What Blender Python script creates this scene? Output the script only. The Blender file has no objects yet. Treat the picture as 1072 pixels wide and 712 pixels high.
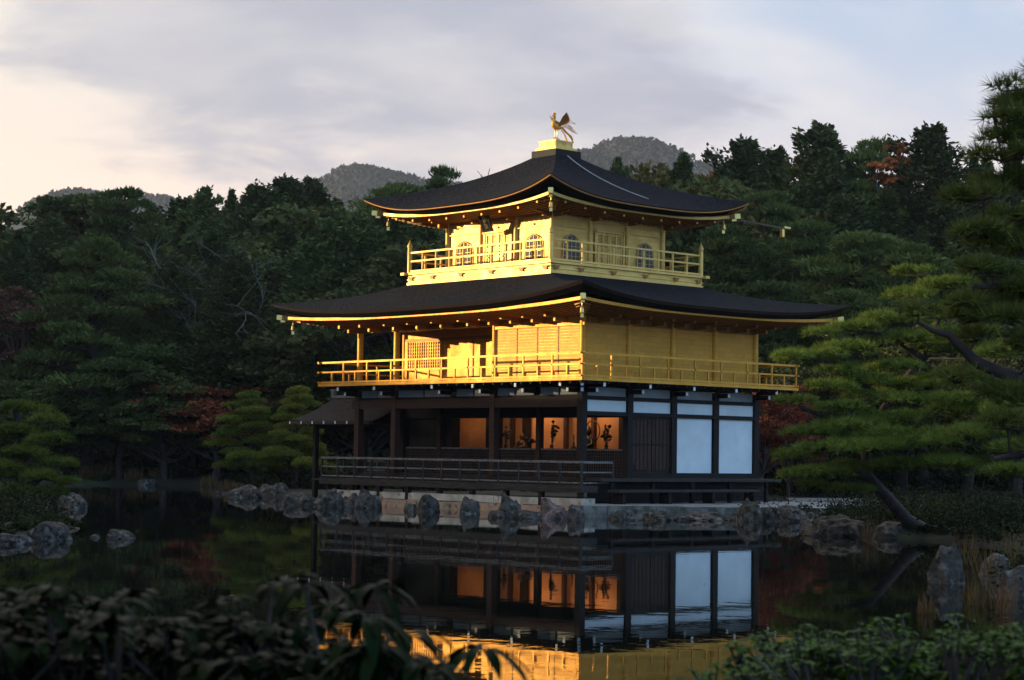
import bpy, math, random
import numpy as np
from mathutils import Vector, Matrix
R = math.radians
scn = bpy.context.scene
COL = scn.collection
# ------------------------------------------------------------------ camera
CAM = np.array([45.3703, -44.4667, 1.915])
YAW, PITCH, ROLL, FPX, IW, IH = 0.8316, 0.0578, 0.0144, 2059.78, 1072, 712
FWD = np.array([-math.sin(YAW)*math.cos(PITCH), math.cos(YAW)*math.cos(PITCH), math.sin(PITCH)])
_r = np.array([math.cos(YAW), math.sin(YAW), 0.0]); _u = np.cross(_r, FWD)
RGT = _r*math.cos(ROLL) + _u*math.sin(ROLL); UPV = -_r*math.sin(ROLL) + _u*math.cos(ROLL)
FH = np.array([-math.sin(YAW), math.cos(YAW), 0.0]); RH = _r
cd = bpy.data.cameras.new('Camera'); cam = bpy.data.objects.new('Camera', cd); COL.objects.link(cam)
cd.sensor_width = 36; cd.sensor_fit = 'HORIZONTAL'; cd.lens = FPX/IW*36
cd.clip_start = 0.1; cd.clip_end = 9000
cd.dof.use_dof = True; cd.dof.focus_distance = 62; cd.dof.aperture_fstop = 6.0
M = Matrix(((RGT[0], UPV[0], -FWD[0]), (RGT[1], UPV[1], -FWD[1]), (RGT[2], UPV[2], -FWD[2]))).to_4x4()
M.translation = Vector(CAM); cam.matrix_world = M
scn.camera = cam
# ------------------------------------------------------------------ light
SUN_AZ, SUN_EL = 228.0, 6.0            # compass bearing of the late sun (north = +y)
SUN = np.array([math.sin(R(SUN_AZ))*math.cos(R(SUN_EL)), math.cos(R(SUN_AZ))*math.cos(R(SUN_EL)), math.sin(R(SUN_EL))])
sl = bpy.data.lights.new('sun', 'SUN'); sun = bpy.data.objects.new('sun', sl); COL.objects.link(sun)
sl.energy = 2.0; sl.angle = R(0.53); sl.color = (1.0, 0.82, 0.50)
sun.rotation_euler = Vector(SUN).to_track_quat('Z', 'Y').to_euler()
scn.view_settings.view_transform = 'Standard'; scn.view_settings.look = 'None'
scn.view_settings.exposure = 1.6; scn.view_settings.gamma = 1.0
scn.view_settings.use_curve_mapping = False
cy = scn.cycles
cy.use_denoising = True; cy.max_bounces = 6; cy.diffuse_bounces = 3; cy.glossy_bounces = 3
cy.transmission_bounces = 3; cy.volume_bounces = 0; cy.transparent_max_bounces = 4
cy.caustics_reflective = False; cy.caustics_refractive = False
cy.sample_clamp_indirect = 6.0

def build_world():
    w = bpy.data.worlds.new('World'); scn.world = w; w.use_nodes = True
    nt = w.node_tree; N = nt.nodes; L = nt.links; N.clear()
    def n(t, **k):
        x = N.new(t)
        for a, b in k.items(): setattr(x, a, b)
        return x
    def mth(op, a, b=None, c=None, clamp=False):
        x = n('ShaderNodeMath', operation=op, use_clamp=clamp)
        for i, v in enumerate((a, b, c)):
            if v is None: continue
            if isinstance(v, (int, float)): x.inputs[i].default_value = v
            else: L.new(v, x.inputs[i])
        return x.outputs[0]
    def mix(f, a, b):
        x = n('ShaderNodeMix', data_type='RGBA')
        for s, v in ((x.inputs[0], f), (x.inputs[6], a), (x.inputs[7], b)):
            if isinstance(v, (int, float)): s.default_value = v
            elif isinstance(v, tuple): s.default_value = (*v, 1)
            else: L.new(v, s)
        return x.outputs[2]
    def dot(vec, d):
        x = n('ShaderNodeVectorMath', operation='DOT_PRODUCT'); L.new(vec, x.inputs[0]); x.inputs[1].default_value = tuple(d)
        return x.outputs['Value']
    def step(v, a, b):
        x = n('ShaderNodeMapRange', interpolation_type='SMOOTHSTEP'); L.new(v, x.inputs[0])
        x.inputs[1].default_value = a; x.inputs[2].default_value = b
        return x.outputs[0]
    def mix_f(a, b, f):
        return mth('ADD', mth('MULTIPLY', a, mth('SUBTRACT', 1.0, f)), mth('MULTIPLY', f, b))
    sky = n('ShaderNodeTexSky', sky_type='NISHITA'); sky.sun_disc = False
    sky.sun_elevation = R(SUN_EL); sky.sun_rotation = R(SUN_AZ)
    sky.air_density = 1.0; sky.dust_density = 1.2; sky.ozone_density = 1.6
    tc = n('ShaderNodeTexCoord'); d = tc.outputs['Generated']
    sep = n('ShaderNodeSeparateXYZ'); L.new(d, sep.inputs[0]); z = sep.outputs[2]
    # clouds live on a flat layer high over the pond
    den = mth('ADD', mth('MAXIMUM', z, 0.0), 0.24)
    cx = mth('DIVIDE', dot(d, RH), den); cyy = mth('DIVIDE', dot(d, FH), den)
    comb = n('ShaderNodeCombineXYZ'); L.new(cx, comb.inputs[0]); L.new(cyy, comb.inputs[1])
    def noise(scale, detail, rough, off=(0, 0, 0), st=(1, 1, 1), dist=0.0):
        mp = n('ShaderNodeMapping'); L.new(comb.outputs[0], mp.inputs[0])
        mp.inputs['Location'].default_value = off; mp.inputs['Scale'].default_value = st
        t = n('ShaderNodeTexNoise'); L.new(mp.outputs[0], t.inputs[0])
        t.inputs['Scale'].default_value = scale; t.inputs['Detail'].default_value = detail
        t.inputs['Roughness'].default_value = rough; t.inputs['Distortion'].default_value = dist
        return t.outputs[0]
    n1 = noise(0.9, 6, 0.52, (3.1, 1.7, 0), (1, 1.0, 1), 0.3)
    n2 = noise(2.3, 7, 0.55, (8.4, 2.2, 0), (0.85, 1, 1), 0.2)
    n3 = noise(8.0, 6, 0.6, (1.4, 7.2, 0), (0.8, 1, 1), 0.5)
    n4 = noise(3.6, 6, 0.55, (5.4, 4.2, 0), (0.8, 1, 1), 0.3)
    k = dict(CLOUDS)
    veil = mth('MULTIPLY', mix_f(step(n1, 0.28, 0.54), 1.0, step(dot(d, FH), 0.2, 0.7)), k['veil'])
    toward = dot(d, SUN)
    veilc = mix(step(toward, -0.10, 0.55), mix(step(n1, 0.40, 0.55), k['veil_blue'], k['veil_cool']), k['veil_warm'])
    veilc = mix(step(dot(d, (0.985, -0.17, 0)), 0.05, 0.65), veilc, k['veil_east'])
    lowc = mix(step(toward, -0.36, 0.14), k['low_cool'], k['low_warm'])
    lowm = mth('MULTIPLY', mth('SUBTRACT', 1.0, step(z, 0.03, 0.25)), k['low'])
    # the grey bank: a broad bank of cloud over the hills, in the north-west
    bx = mth('DIVIDE', mth('SUBTRACT', mth('DIVIDE', dot(d, RH), mth('MAXIMUM', dot(d, FH), 0.05)), k['bank_az']), k['bank_w'])
    bz = mth('DIVIDE', mth('SUBTRACT', z, k['bank_el']), k['bank_h'])
    r2 = mth('ADD', mth('MULTIPLY', bx, bx), mth('MULTIPLY', bz, bz))
    front = step(dot(d, FH), 0.2, 0.5)
    bias = mth('MULTIPLY', mth('SUBTRACT', 1.0, mth('MINIMUM', r2, 2.2)), front)
    bank = step(mth('ADD', mth('MULTIPLY', bias, 0.20), mth('ADD', mth('MULTIPLY', n2, 0.75), mth('MULTIPLY', n3, 0.25))), 0.48, 0.63)
    bank = mth('MULTIPLY', bank, k['bank'])
    bg0 = n('ShaderNodeMix', data_type='RGBA'); bg0.blend_type = 'MULTIPLY'; bg0.inputs[0].default_value = 1
    L.new(sky.outputs[0], bg0.inputs[6]); bg0.inputs[7].default_value = (*k['sky_tint'], 1)
    c = mix(veil, bg0.outputs[2], veilc)
    c = mix(mth('MULTIPLY', lowm, step(dot(d, FH), 0.0, 0.5)), c, lowc)
    c = mix(bank, c, mix(step(n4, 0.38, 0.66), k['bank_col'], k['bank_lit']))
    b = n('ShaderNodeBackground'); L.new(c, b.inputs[0]); b.inputs[1].default_value = k['strength']
    o = n('ShaderNodeOutputWorld'); L.new(b.outputs[0], o.inputs[0])
# cloud colours are radiances before the background strength
CLOUDS = dict(strength=0.15, sky_tint=(1.0, 1.0, 1.0), veil=0.96, veil_blue=(1.12, 1.38, 1.84), veil_cool=(2.02, 1.98, 2.0), veil_warm=(2.3, 2.05, 1.75), veil_east=(0.90, 2.05, 3.7),
              low=0.9, low_cool=(1.95, 1.90, 1.85), low_warm=(3.2, 2.28, 1.66),
              bank=0.80, bank_col=(1.00, 1.03, 1.26), bank_lit=(1.48, 1.43, 1.52), bank_az=-0.080, bank_w=0.20, bank_el=0.198, bank_h=0.074)
build_world()

# ------------------------------------------------------------------ helpers
def P(px, py, D):                       # the point seen at a pixel, D metres in front of the camera
    return CAM + (FWD + RGT*(px-IW/2)/FPX + UPV*(IH/2-py)/FPX)*D
def UW(u, w, z=0.0):                    # metres to the right of / ahead of the viewpoint
    q = CAM + RH*u + FH*w; return np.array([q[0], q[1], z])
def onz(px, py, z=0.0):
    d = FWD + RGT*(px-IW/2)/FPX + UPV*(IH/2-py)/FPX
    return CAM + d*((z-CAM[2])/d[2])
def touw(p):
    d = np.asarray(p)[..., :2]-CAM[:2]; return d@RH[:2], d@FH[:2]

def props(o, label=None, cat=None, group=None, kind=None):
    if label: o['label'] = label
    if cat: o['category'] = cat
    if group: o['group'] = group
    if kind: o['kind'] = kind
    return o
def link(name, data, parent=None, loc=None):
    o = bpy.data.objects.new(name, data); COL.objects.link(o)
    if parent is not None: o.parent = parent
    if loc is not None: o.location = loc
    return o
def empty(name, loc, label, cat, group=None):
    o = link(name, None, None, Vector(loc)); o.empty_display_size = 0.3
    return props(o, label, cat, group)
def copy_tree(o, parent=None):
    c = o.copy(); COL.objects.link(c)
    if parent is not None: c.parent = parent
    for ch in list(o.children): copy_tree(ch, c)
    return c
def world_loc(o):
    v = Vector((0, 0, 0))
    while o is not None: v = v+o.location; o = o.parent
    return v

class MB:
    def __init__(s): s.v = []; s.f = []; s.sm = []
    def add(s, vs, fs, smooth=False):
        b = len(s.v); s.v += [tuple(map(float, p)) for p in vs]
        for f in fs: s.f.append(tuple(b+i for i in f)); s.sm.append(smooth)
        return s
    def box(s, x0, x1, y0, y1, z0, z1):
        vs = [(x, y, z) for z in (z0, z1) for y in (y0, y1) for x in (x0, x1)]
        return s.add(vs, [(0, 2, 3, 1), (4, 5, 7, 6), (0, 1, 5, 4), (2, 6, 7, 3), (0, 4, 6, 2), (1, 3, 7, 5)])
    def bar(s, a, b, w, h, up=(0, 0, 1)):                  # rectangular bar from a to b
        a = np.array(a, float); b = np.array(b, float); d = b-a; d /= np.linalg.norm(d)
        r = np.cross(d, up); r /= (np.linalg.norm(r)+1e-9); u = np.cross(r, d)
        vs = []
        for p in (a, b):
            for (i, j) in ((-1, -1), (1, -1), (1, 1), (-1, 1)): vs.append(p+r*w/2*i+u*h/2*j)
        return s.add(vs, [(0, 1, 2, 3), (7, 6, 5, 4), (0, 4, 5, 1), (1, 5, 6, 2), (2, 6, 7, 3), (3, 7, 4, 0)])
    def tube(s, pts, rad, n=8, smooth=True):
        pts = [np.array(p, float) for p in pts]
        if not hasattr(rad, '__len__'): rad = [rad]*len(pts)
        vs = []; fs = []; pr = None
        for i, p in enumerate(pts):
            d = pts[min(i+1, len(pts)-1)]-pts[max(i-1, 0)]; d /= (np.linalg.norm(d)+1e-9)
            if pr is None:
                pr = np.cross(d, (0.31, 0.77, 0.55)); pr /= np.linalg.norm(pr)
            pr = pr-d*(pr@d); pr /= (np.linalg.norm(pr)+1e-9); q = np.cross(d, pr)
            for k in range(n):
                a = 2*math.pi*k/n; vs.append(p+(pr*math.cos(a)+q*math.sin(a))*rad[i])
        for i in range(len(pts)-1):
            for k in range(n):
                fs.append((i*n+k, i*n+(k+1) % n, (i+1)*n+(k+1) % n, (i+1)*n+k))
        s.add(vs, fs, smooth)
        s.add(vs[:n], [tuple(range(n-1, -1, -1))]); s.add(vs[-n:], [tuple(range(n))])
        return s
    def lathe(s, c, prof, n=16, smooth=True):
        vs = []; fs = []
        for (r, z) in prof:
            for k in range(n):
                a = 2*math.pi*k/n; vs.append((c[0]+r*math.cos(a), c[1]+r*math.sin(a), c[2]+z))
        for i in range(len(prof)-1):
            for k in range(n): fs.append((i*n+k, i*n+(k+1) % n, (i+1)*n+(k+1) % n, (i+1)*n+k))
        s.add(vs, fs, smooth)
        s.add(vs[:n], [tuple(range(n-1, -1, -1))]); s.add(vs[-n:], [tuple(range(n))])
        return s
    def prism(s, poly, z0, z1):
        n = len(poly); vs = [(p[0], p[1], z0) for p in poly]+[(p[0], p[1], z1) for p in poly]
        ar = sum(poly[i][0]*poly[(i+1) % n][1]-poly[(i+1) % n][0]*poly[i][1] for i in range(n))
        fs = [tuple(range(n-1, -1, -1)), tuple(range(n, 2*n))]+[(i, (i+1) % n, n+(i+1) % n, n+i) for i in range(n)]
        if ar < 0: fs = [f[::-1] for f in fs]
        return s.add(vs, fs)
    def plate(s, poly, t, o, ax, ay):                       # flat outline (a, b) on axes ax, ay about o, thickness t
        o, ax, ay = (np.array(q, float) for q in (o, ax, ay)); nn = np.cross(ax, ay); nn /= np.linalg.norm(nn); n = len(poly)
        vs = [o+ax*a+ay*b-nn*t/2 for a, b in poly]+[o+ax*a+ay*b+nn*t/2 for a, b in poly]
        return s.add(vs, [tuple(range(n-1, -1, -1)), tuple(range(n, 2*n))]+[(i, (i+1) % n, n+(i+1) % n, n+i) for i in range(n)])
    def grid(s, pts, smooth=True, flip=False):              # pts[i][j]
        m = len(pts); n = len(pts[0]); vs = [p for row in pts for p in row]; fs = []
        for i in range(m-1):
            for j in range(n-1):
                f = (i*n+j, i*n+j+1, (i+1)*n+j+1, (i+1)*n+j); fs.append(f[::-1] if flip else f)
        return s.add(vs, fs, smooth)
    def mesh(s, name, mat, org=(0, 0, 0)):
        me = bpy.data.meshes.new(name); o = np.array(org, float)
        me.from_pydata((np.array(s.v, float)-o).tolist(), [], s.f)
        me.polygons.foreach_set('use_smooth', s.sm); me.update()
        if mat: me.materials.append(mat)
        return me
    def build(s, name, mat, parent=None, org=None):
        pl = world_loc(parent) if parent is not None else Vector((0, 0, 0))
        o = Vector(org) if org is not None else pl
        return link(name, s.mesh(name, mat, o), parent, o-pl)
def fast_mesh(name, V, loops, starts, mat, smooth=False, tint=None):
    me = bpy.data.meshes.new(name); V = np.ascontiguousarray(V, dtype=np.float32)
    me.vertices.add(len(V)); me.vertices.foreach_set('co', V.ravel())
    me.loops.add(len(loops)); me.loops.foreach_set('vertex_index', np.ascontiguousarray(loops, dtype=np.int32))
    me.polygons.add(len(starts)); me.polygons.foreach_set('loop_start', np.ascontiguousarray(starts, dtype=np.int32))
    me.polygons.foreach_set('use_smooth', np.full(len(starts), smooth))
    me.update(calc_edges=True)
    if tint is not None:
        at = me.attributes.new('tint', 'FLOAT', 'POINT'); at.data.foreach_set('value', np.ascontiguousarray(tint, dtype=np.float32))
    me.materials.append(mat)
    return me

# ------------------------------------------------------------------ materials
def mat(name, col, *a, sheets=0.0, **k):
    m = mat0(name, col, *a, **k)
    if sheets:
        nt = m.node_tree; N = nt.nodes; L = nt.links; b = N['Principled BSDF']; tc = N.new('ShaderNodeTexCoord'); s_ = N.new('ShaderNodeSeparateXYZ'); L.new(tc.outputs['Object'], s_.inputs[0])
        ad = N.new('ShaderNodeMath'); L.new(s_.outputs[0], ad.inputs[0]); L.new(s_.outputs[1], ad.inputs[1]); c_ = N.new('ShaderNodeCombineXYZ'); L.new(ad.outputs[0], c_.inputs[0]); L.new(s_.outputs[2], c_.inputs[1])
        br = N.new('ShaderNodeTexBrick'); L.new(c_.outputs[0], br.inputs[0]); br.inputs['Scale'].default_value = 1; br.inputs['Brick Width'].default_value = .53; br.inputs['Row Height'].default_value = .175; br.inputs['Mortar Size'].default_value = .006
        br.inputs['Color1'].default_value = (1-sheets, 1-sheets, 1-sheets, 1); br.inputs['Color2'].default_value = (1, 1, 1, 1); br.inputs['Mortar'].default_value = (1-2.2*sheets, 1-2.6*sheets, 1-3*sheets, 1)
        mx = N.new('ShaderNodeMix'); mx.data_type = 'RGBA'; mx.blend_type = 'MULTIPLY'; mx.inputs[0].default_value = 1; src = b.inputs['Base Color'].links[0].from_socket
        L.new(src, mx.inputs[6]); L.new(br.outputs[0], mx.inputs[7]); L.new(mx.outputs[2], b.inputs['Base Color'])
    return m
def mat0(name, col, rough=0.6, metal=0.0, col2=None, scale=4.0, stretch=(1, 1, 1), detail=6, bump=0.0, bscale=None, spec=0.5,
        lo=0.35, hi=0.65, col3=None, scale3=1.0, lo3=0.5, hi3=0.62, wave=None, tint=False, objrand=0.0, transl=0.0, rough2=None, bdist=0.02):
    m = bpy.data.materials.new(name); m.use_nodes = True; nt = m.node_tree; N = nt.nodes; L = nt.links
    b = N['Principled BSDF']; b.inputs['Roughness'].default_value = rough; b.inputs['Metallic'].default_value = metal
    b.inputs['Specular IOR Level'].default_value = spec
    tc = N.new('ShaderNodeTexCoord'); mp = N.new('ShaderNodeMapping'); L.new(tc.outputs['Object'], mp.inputs[0]); mp.inputs['Scale'].default_value = stretch
    src = None
    def mixc(f, a, c):
        x = N.new('ShaderNodeMix'); x.data_type = 'RGBA'
        for sck, v in ((x.inputs[0], f), (x.inputs[6], a), (x.inputs[7], c)):
            if isinstance(v, float): sck.default_value = v
            elif isinstance(v, tuple): sck.default_value = (*v, 1)
            else: L.new(v, sck)
        return x.outputs[2]
    def rng(v, a, c):
        x = N.new('ShaderNodeMapRange'); L.new(v, x.inputs[0]); x.inputs[1].default_value = a; x.inputs[2].default_value = c
        return x.outputs[0]
    no = N.new('ShaderNodeTexNoise'); L.new(mp.outputs[0], no.inputs[0]); no.inputs['Scale'].default_value = scale
    no.inputs['Detail'].default_value = detail; no.inputs['Roughness'].default_value = 0.6
    if tint:
        a = N.new('ShaderNodeAttribute'); a.attribute_name = 'tint'; f = a.outputs['Fac']
    else: f = rng(no.outputs[0], lo, hi)
    src = mixc(f, col, col2) if col2 else None
    if col3:
        n3 = N.new('ShaderNodeTexNoise'); L.new(tc.outputs['Object'], n3.inputs[0]); n3.inputs['Scale'].default_value = scale3; n3.inputs['Detail'].default_value = 5
        src = mixc(rng(n3.outputs[0], lo3, hi3), src if src is not None else col, col3)
    if objrand:
        oi = N.new('ShaderNodeObjectInfo'); h = N.new('ShaderNodeHueSaturation')
        L.new(rng2(nt, oi.outputs['Random'], 1-objrand, 1+objrand), h.inputs['Value'])
        ad = N.new('ShaderNodeMath'); ad.operation = 'MULTIPLY_ADD'; ad.inputs[1].default_value = 7.31; ad.inputs[2].default_value = 0
        L.new(oi.outputs['Random'], ad.inputs[0]); fr = N.new('ShaderNodeMath'); fr.operation = 'FRACT'; L.new(ad.outputs[0], fr.inputs[0])
        L.new(rng2(nt, fr.outputs[0], 0.475, 0.512), h.inputs['Hue'])
        if src is None: h.inputs['Color'].default_value = (*col, 1)
        else: L.new(src, h.inputs['Color'])
        src = h.outputs[0]
    if src is None: b.inputs['Base Color'].default_value = (*col, 1)
    else: L.new(src, b.inputs['Base Color'])
    if rough2 is not None:
        x = N.new('ShaderNodeMapRange'); L.new(no.outputs[0], x.inputs[0]); x.inputs[1].default_value = 0.3; x.inputs[2].default_value = 0.7
        x.inputs[3].default_value = rough; x.inputs[4].default_value = rough2; L.new(x.outputs[0], b.inputs['Roughness'])
    if bump:
        bp = N.new('ShaderNodeBump'); bp.inputs['Strength'].default_value = bump; bp.inputs['Distance'].default_value = bdist
        if bscale:
            n4 = N.new('ShaderNodeTexNoise'); L.new(mp.outputs[0], n4.inputs[0]); n4.inputs['Scale'].default_value = bscale; n4.inputs['Detail'].default_value = 5
            hgt = n4.outputs[0]
        else: hgt = no.outputs[0]
        if wave:
            wv = N.new('ShaderNodeTexWave'); wv.bands_direction = wave[0]; wv.wave_profile = 'SAW'; wv.inputs['Scale'].default_value = wave[1]
            L.new(tc.outputs['Object'], wv.inputs[0]); ad2 = N.new('ShaderNodeMath'); ad2.operation = 'ADD'; L.new(wv.outputs['Fac'], ad2.inputs[0]); L.new(hgt, ad2.inputs[1]); hgt = ad2.outputs[0]
        L.new(hgt, bp.inputs['Height']); L.new(bp.outputs[0], b.inputs['Normal'])
    if transl:
        tr = N.new('ShaderNodeBsdfTranslucent'); ms = N.new('ShaderNodeMixShader'); ms.inputs[0].default_value = transl
        if src is None: tr.inputs[0].default_value = (*col, 1)
        else: L.new(src, tr.inputs[0])
        L.new(b.outputs[0], ms.inputs[1]); L.new(tr.outputs[0], ms.inputs[2]); L.new(ms.outputs[0], N['Material Output'].inputs[0])
    return m
def rng2(nt, v, a, c):
    x = nt.nodes.new('ShaderNodeMapRange'); nt.links.new(v, x.inputs[0]); x.inputs[3].default_value = a; x.inputs[4].default_value = c
    return x.outputs[0]
MT = {}
MT['gold'] = mat('gold leaf', (0.84, 0.395, 0.048), 0.50, 0.45, (0.76, 0.335, 0.038), 2.2, sheets=0.10, bump=0.25, bscale=9, rough2=0.62)
MT['gold_board'] = mat('gold boards', (0.98, 0.445, 0.044), 0.55, 0.15, (0.84, 0.36, 0.034), 13.0, stretch=(1, 1, 1.6), sheets=0.15, bump=0.22, bscale=22, wave=('Z', 4.0), rough2=0.65)
MT['gold_pale'] = mat('pale gold leaf', (0.93, 0.585, 0.16), 0.46, 0.4, (0.87, 0.51, 0.125), 2.5, sheets=0.10, bump=0.2, bscale=8, rough2=0.58)
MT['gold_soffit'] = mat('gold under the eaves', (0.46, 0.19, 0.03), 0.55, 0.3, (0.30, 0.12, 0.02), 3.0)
MT['gold_fit'] = mat('gold fittings', (0.95, 0.66, 0.22), 0.32, 0.9, (0.75, 0.45, 0.12), 20)
MT['thatch'] = mat('cypress bark shingles', (0.005, 0.005, 0.0065), 0.9, 0, (0.042, 0.040, 0.046), 11.0, stretch=(1, 1, 4), lo=0.40, hi=0.68, bump=0.9, bscale=24, wave=('Z', 5.5), col3=(0.024, 0.021, 0.023), scale3=0.6, lo3=0.50, hi3=0.75, bdist=0.03, spec=0.04)
MT['thatch_edge'] = mat('bark edge', (0.06, 0.026, 0.016), 0.8, 0, (0.03, 0.015, 0.011), 14, stretch=(1, 1, 4), bump=0.6)
MT['thatch_under'] = mat('dark bark underside', (0.008, 0.006, 0.006), 0.9, spec=0.1)
MT['dark_wood'] = mat('dark timber', (0.008, 0.0055, 0.005), 0.6, 0, (0.018, 0.011, 0.009), 3, spec=0.2, stretch=(6, 6, 1), bump=0.25)
MT['red_wood'] = mat('brown timber', (0.042, 0.018, 0.013), 0.6, 0, (0.068, 0.030, 0.021), 3, spec=0.2, stretch=(1, 4, 6), bump=0.25)
MT['grey_wood'] = mat('weathered timber', (0.22, 0.195, 0.175), 0.75, 0, (0.07, 0.06, 0.053), 3.5, stretch=(2, 2, 8), bump=0.4)
MT['deck_wood'] = mat('deck boards', (0.055, 0.042, 0.036), 0.7, 0, (0.022, 0.017, 0.015), 2, spec=0.25, stretch=(1, 7, 7), bump=0.4)
MT['white'] = mat('white plaster panel', (0.80, 0.80, 0.80), 0.7, 0, (0.70, 0.70, 0.69), 1.6, col3=(0.72, 0.71, 0.68), scale3=0.8, lo3=0.5, hi3=0.8)
MT['frieze'] = mat('grey white boards', (0.42, 0.41, 0.40), 0.7, 0, (0.33, 0.32, 0.31), 3)
MT['white_tip'] = mat('white painted beam end', (0.82, 0.82, 0.80), 0.45)
MT['orange'] = mat('orange gold sliding panels', (0.56, 0.27, 0.12), 0.6, 0.0, (0.38, 0.17, 0.07), 1.3)
MT['pane'] = mat('window paper', (0.17, 0.15, 0.15), 0.6, 0, (0.12, 0.108, 0.108), 3, spec=0.15)
MT['black'] = mat('black lacquer', (0.008, 0.008, 0.008), 0.35)
MT['bronze'] = mat('dark bronze', (0.045, 0.026, 0.014), 0.5, 0.3)
MT['plaster_stone'] = mat('pale embankment stone', (0.60, 0.52, 0.42), 0.85, 0, (0.34, 0.285, 0.22), 2.0, bump=0.5, bscale=12, col3=(0.06, 0.05, 0.035), scale3=3.0, lo3=0.58, hi3=0.72)
MT['tan_stone'] = mat('tan embankment blocks', (0.52, 0.30, 0.185), 0.85, 0, (0.34, 0.24, 0.17), 2.5, bump=0.6, bscale=12, col3=(0.05, 0.045, 0.03), scale3=3.5, lo3=0.56, hi3=0.70)
MT['terrace'] = mat('terrace stone', (0.33, 0.31, 0.285), 0.85, 0, (0.22, 0.205, 0.185), 1.6, bump=0.4, bscale=14, col3=(0.07, 0.07, 0.05), scale3=1.8, lo3=0.58, hi3=0.7)
MT['rock'] = mat('grey rock', (0.105, 0.091, 0.073), 0.85, 0, (0.018, 0.016, 0.0135), 4.2, detail=10, bump=1.0, bscale=11, col3=(0.22, 0.21, 0.185), scale3=5.5, lo3=0.54, hi3=0.74, spec=0.2, objrand=0.3, bdist=0.06)
MT['rock_red'] = mat('reddish rock', (0.16, 0.11, 0.08), 0.85, 0, (0.03, 0.024, 0.02), 5, detail=9, bump=0.9, bscale=7, col3=(0.18, 0.15, 0.13), scale3=8.0, lo3=0.55, hi3=0.7, objrand=0.2, bdist=0.06)
MT['bark'] = mat('tree bark', (0.035, 0.027, 0.022), 0.9, 0, (0.075, 0.058, 0.048), 5, stretch=(1, 1, 0.4), bump=0.8, objrand=0.25)
MT['pine_bark'] = mat('pine bark', (0.022, 0.015, 0.012), 0.9, 0, (0.050, 0.034, 0.027), 6, stretch=(1, 1, 0.5), bump=0.9, objrand=0.2)
MT['bare_bark'] = mat('pale bare bark', (0.17, 0.16, 0.15), 0.85, 0, (0.10, 0.093, 0.083), 6, bump=0.4)
def leafmat(k, a, b, tr=0.15, rough=0.65, rnd=0.36, spec=0.1): MT[k] = mat(k, a, rough, 0, b, tint=True, objrand=rnd, transl=tr, spec=spec)
leafmat('cedar', (0.032, 0.047, 0.014), (0.088, 0.105, 0.029))
leafmat('cypress', (0.034, 0.052, 0.016), (0.090, 0.110, 0.032))
leafmat('broad', (0.034, 0.050, 0.015), (0.095, 0.108, 0.030))
leafmat('pine', (0.044, 0.072, 0.020), (0.125, 0.155, 0.040))
leafmat('garden_pine', (0.044, 0.070, 0.010), (0.215, 0.240, 0.036))
leafmat('near_pine', (0.034, 0.056, 0.013), (0.105, 0.125, 0.024))
leafmat('maple', (0.13, 0.032, 0.019), (0.26, 0.078, 0.034), rnd=0); leafmat('maple_bright', (0.38, 0.10, 0.035), (0.60, 0.20, 0.07), rnd=0)
leafmat('orange_tree', (0.20, 0.070, 0.018), (0.30, 0.13, 0.030), rnd=0.15)
leafmat('russet', (0.075, 0.034, 0.026), (0.12, 0.060, 0.040), rnd=0.15)
leafmat('olive', (0.060, 0.055, 0.012), (0.11, 0.090, 0.020))
leafmat('low_shrub', (0.008, 0.013, 0.004), (0.034, 0.040, 0.011)); leafmat('reed', (0.09, 0.054, 0.018), (0.18, 0.115, 0.045), rnd=0.15)
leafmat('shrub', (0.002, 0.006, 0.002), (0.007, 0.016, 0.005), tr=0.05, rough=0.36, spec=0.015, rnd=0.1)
leafmat('azalea', (0.016, 0.048, 0.008), (0.070, 0.145, 0.020), tr=0.12, rough=0.32, spec=0.015, rnd=0.1)

# ------------------------------------------------------------------ ground, water, hills
POND = [(-22, 11.5), (-34, 16), (-44, 40), (-42, 82), (-32, 99), (-22, 104), (-15, 103.5), (-12.2, 97), (-12.6, 85), (-10.8, 81.5), (-7.6, 80.8), (-6.6, 73.5),
        (1.6, 62.6), (2.3, 61.6), (7.2, 60.9), (9.0, 59.6), (9.6, 53), (8.2, 48.4), (10.4, 47.2), (11.2, 41), (9.6, 34),
        (7.9, 30), (7.5, 25.5), (6.6, 19), (5.5, 13.2), (1, 11.2), (-8, 10.8)]
ISLET = [(-9.3, 40.6), (-9.9, 46), (-13.2, 56), (-20, 60), (-28, 52), (-22, 39), (-13, 37.2)]
def sdist(u, w, poly):
    u = np.asarray(u, float); w = np.asarray(w, float); d = np.full(u.shape, 1e9); ins = np.zeros(u.shape, bool)
    n = len(poly)
    for i in range(n):
        (ax, ay), (bx, by) = poly[i], poly[(i+1) % n]
        ex, ey = bx-ax, by-ay; t = np.clip(((u-ax)*ex+(w-ay)*ey)/(ex*ex+ey*ey), 0, 1)
        d = np.minimum(d, np.hypot(u-ax-t*ex, w-ay-t*ey))
        c = ((ay > w) != (by > w)) & (u < ex*(w-ay)/(ey if ey else 1e-9)+ax); ins ^= c
    return np.where(ins, -d, d)
def sm(x, a, b):
    t = np.clip((x-a)/(b-a), 0, 1); return t*t*(3-2*t)
def vnoise(u, w, s, seed):
    r = np.random.RandomState(seed).rand(64, 64)
    x = u/s; y = w/s; i = np.floor(x).astype(int); j = np.floor(y).astype(int); fx = x-i; fy = y-j
    fx = fx*fx*(3-2*fx); fy = fy*fy*(3-2*fy)
    g = lambda a, b: r[a % 64, b % 64]
    return (g(i, j)*(1-fx)+g(i+1, j)*fx)*(1-fy)+(g(i, j+1)*(1-fx)+g(i+1, j+1)*fx)*fy-0.5
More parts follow.
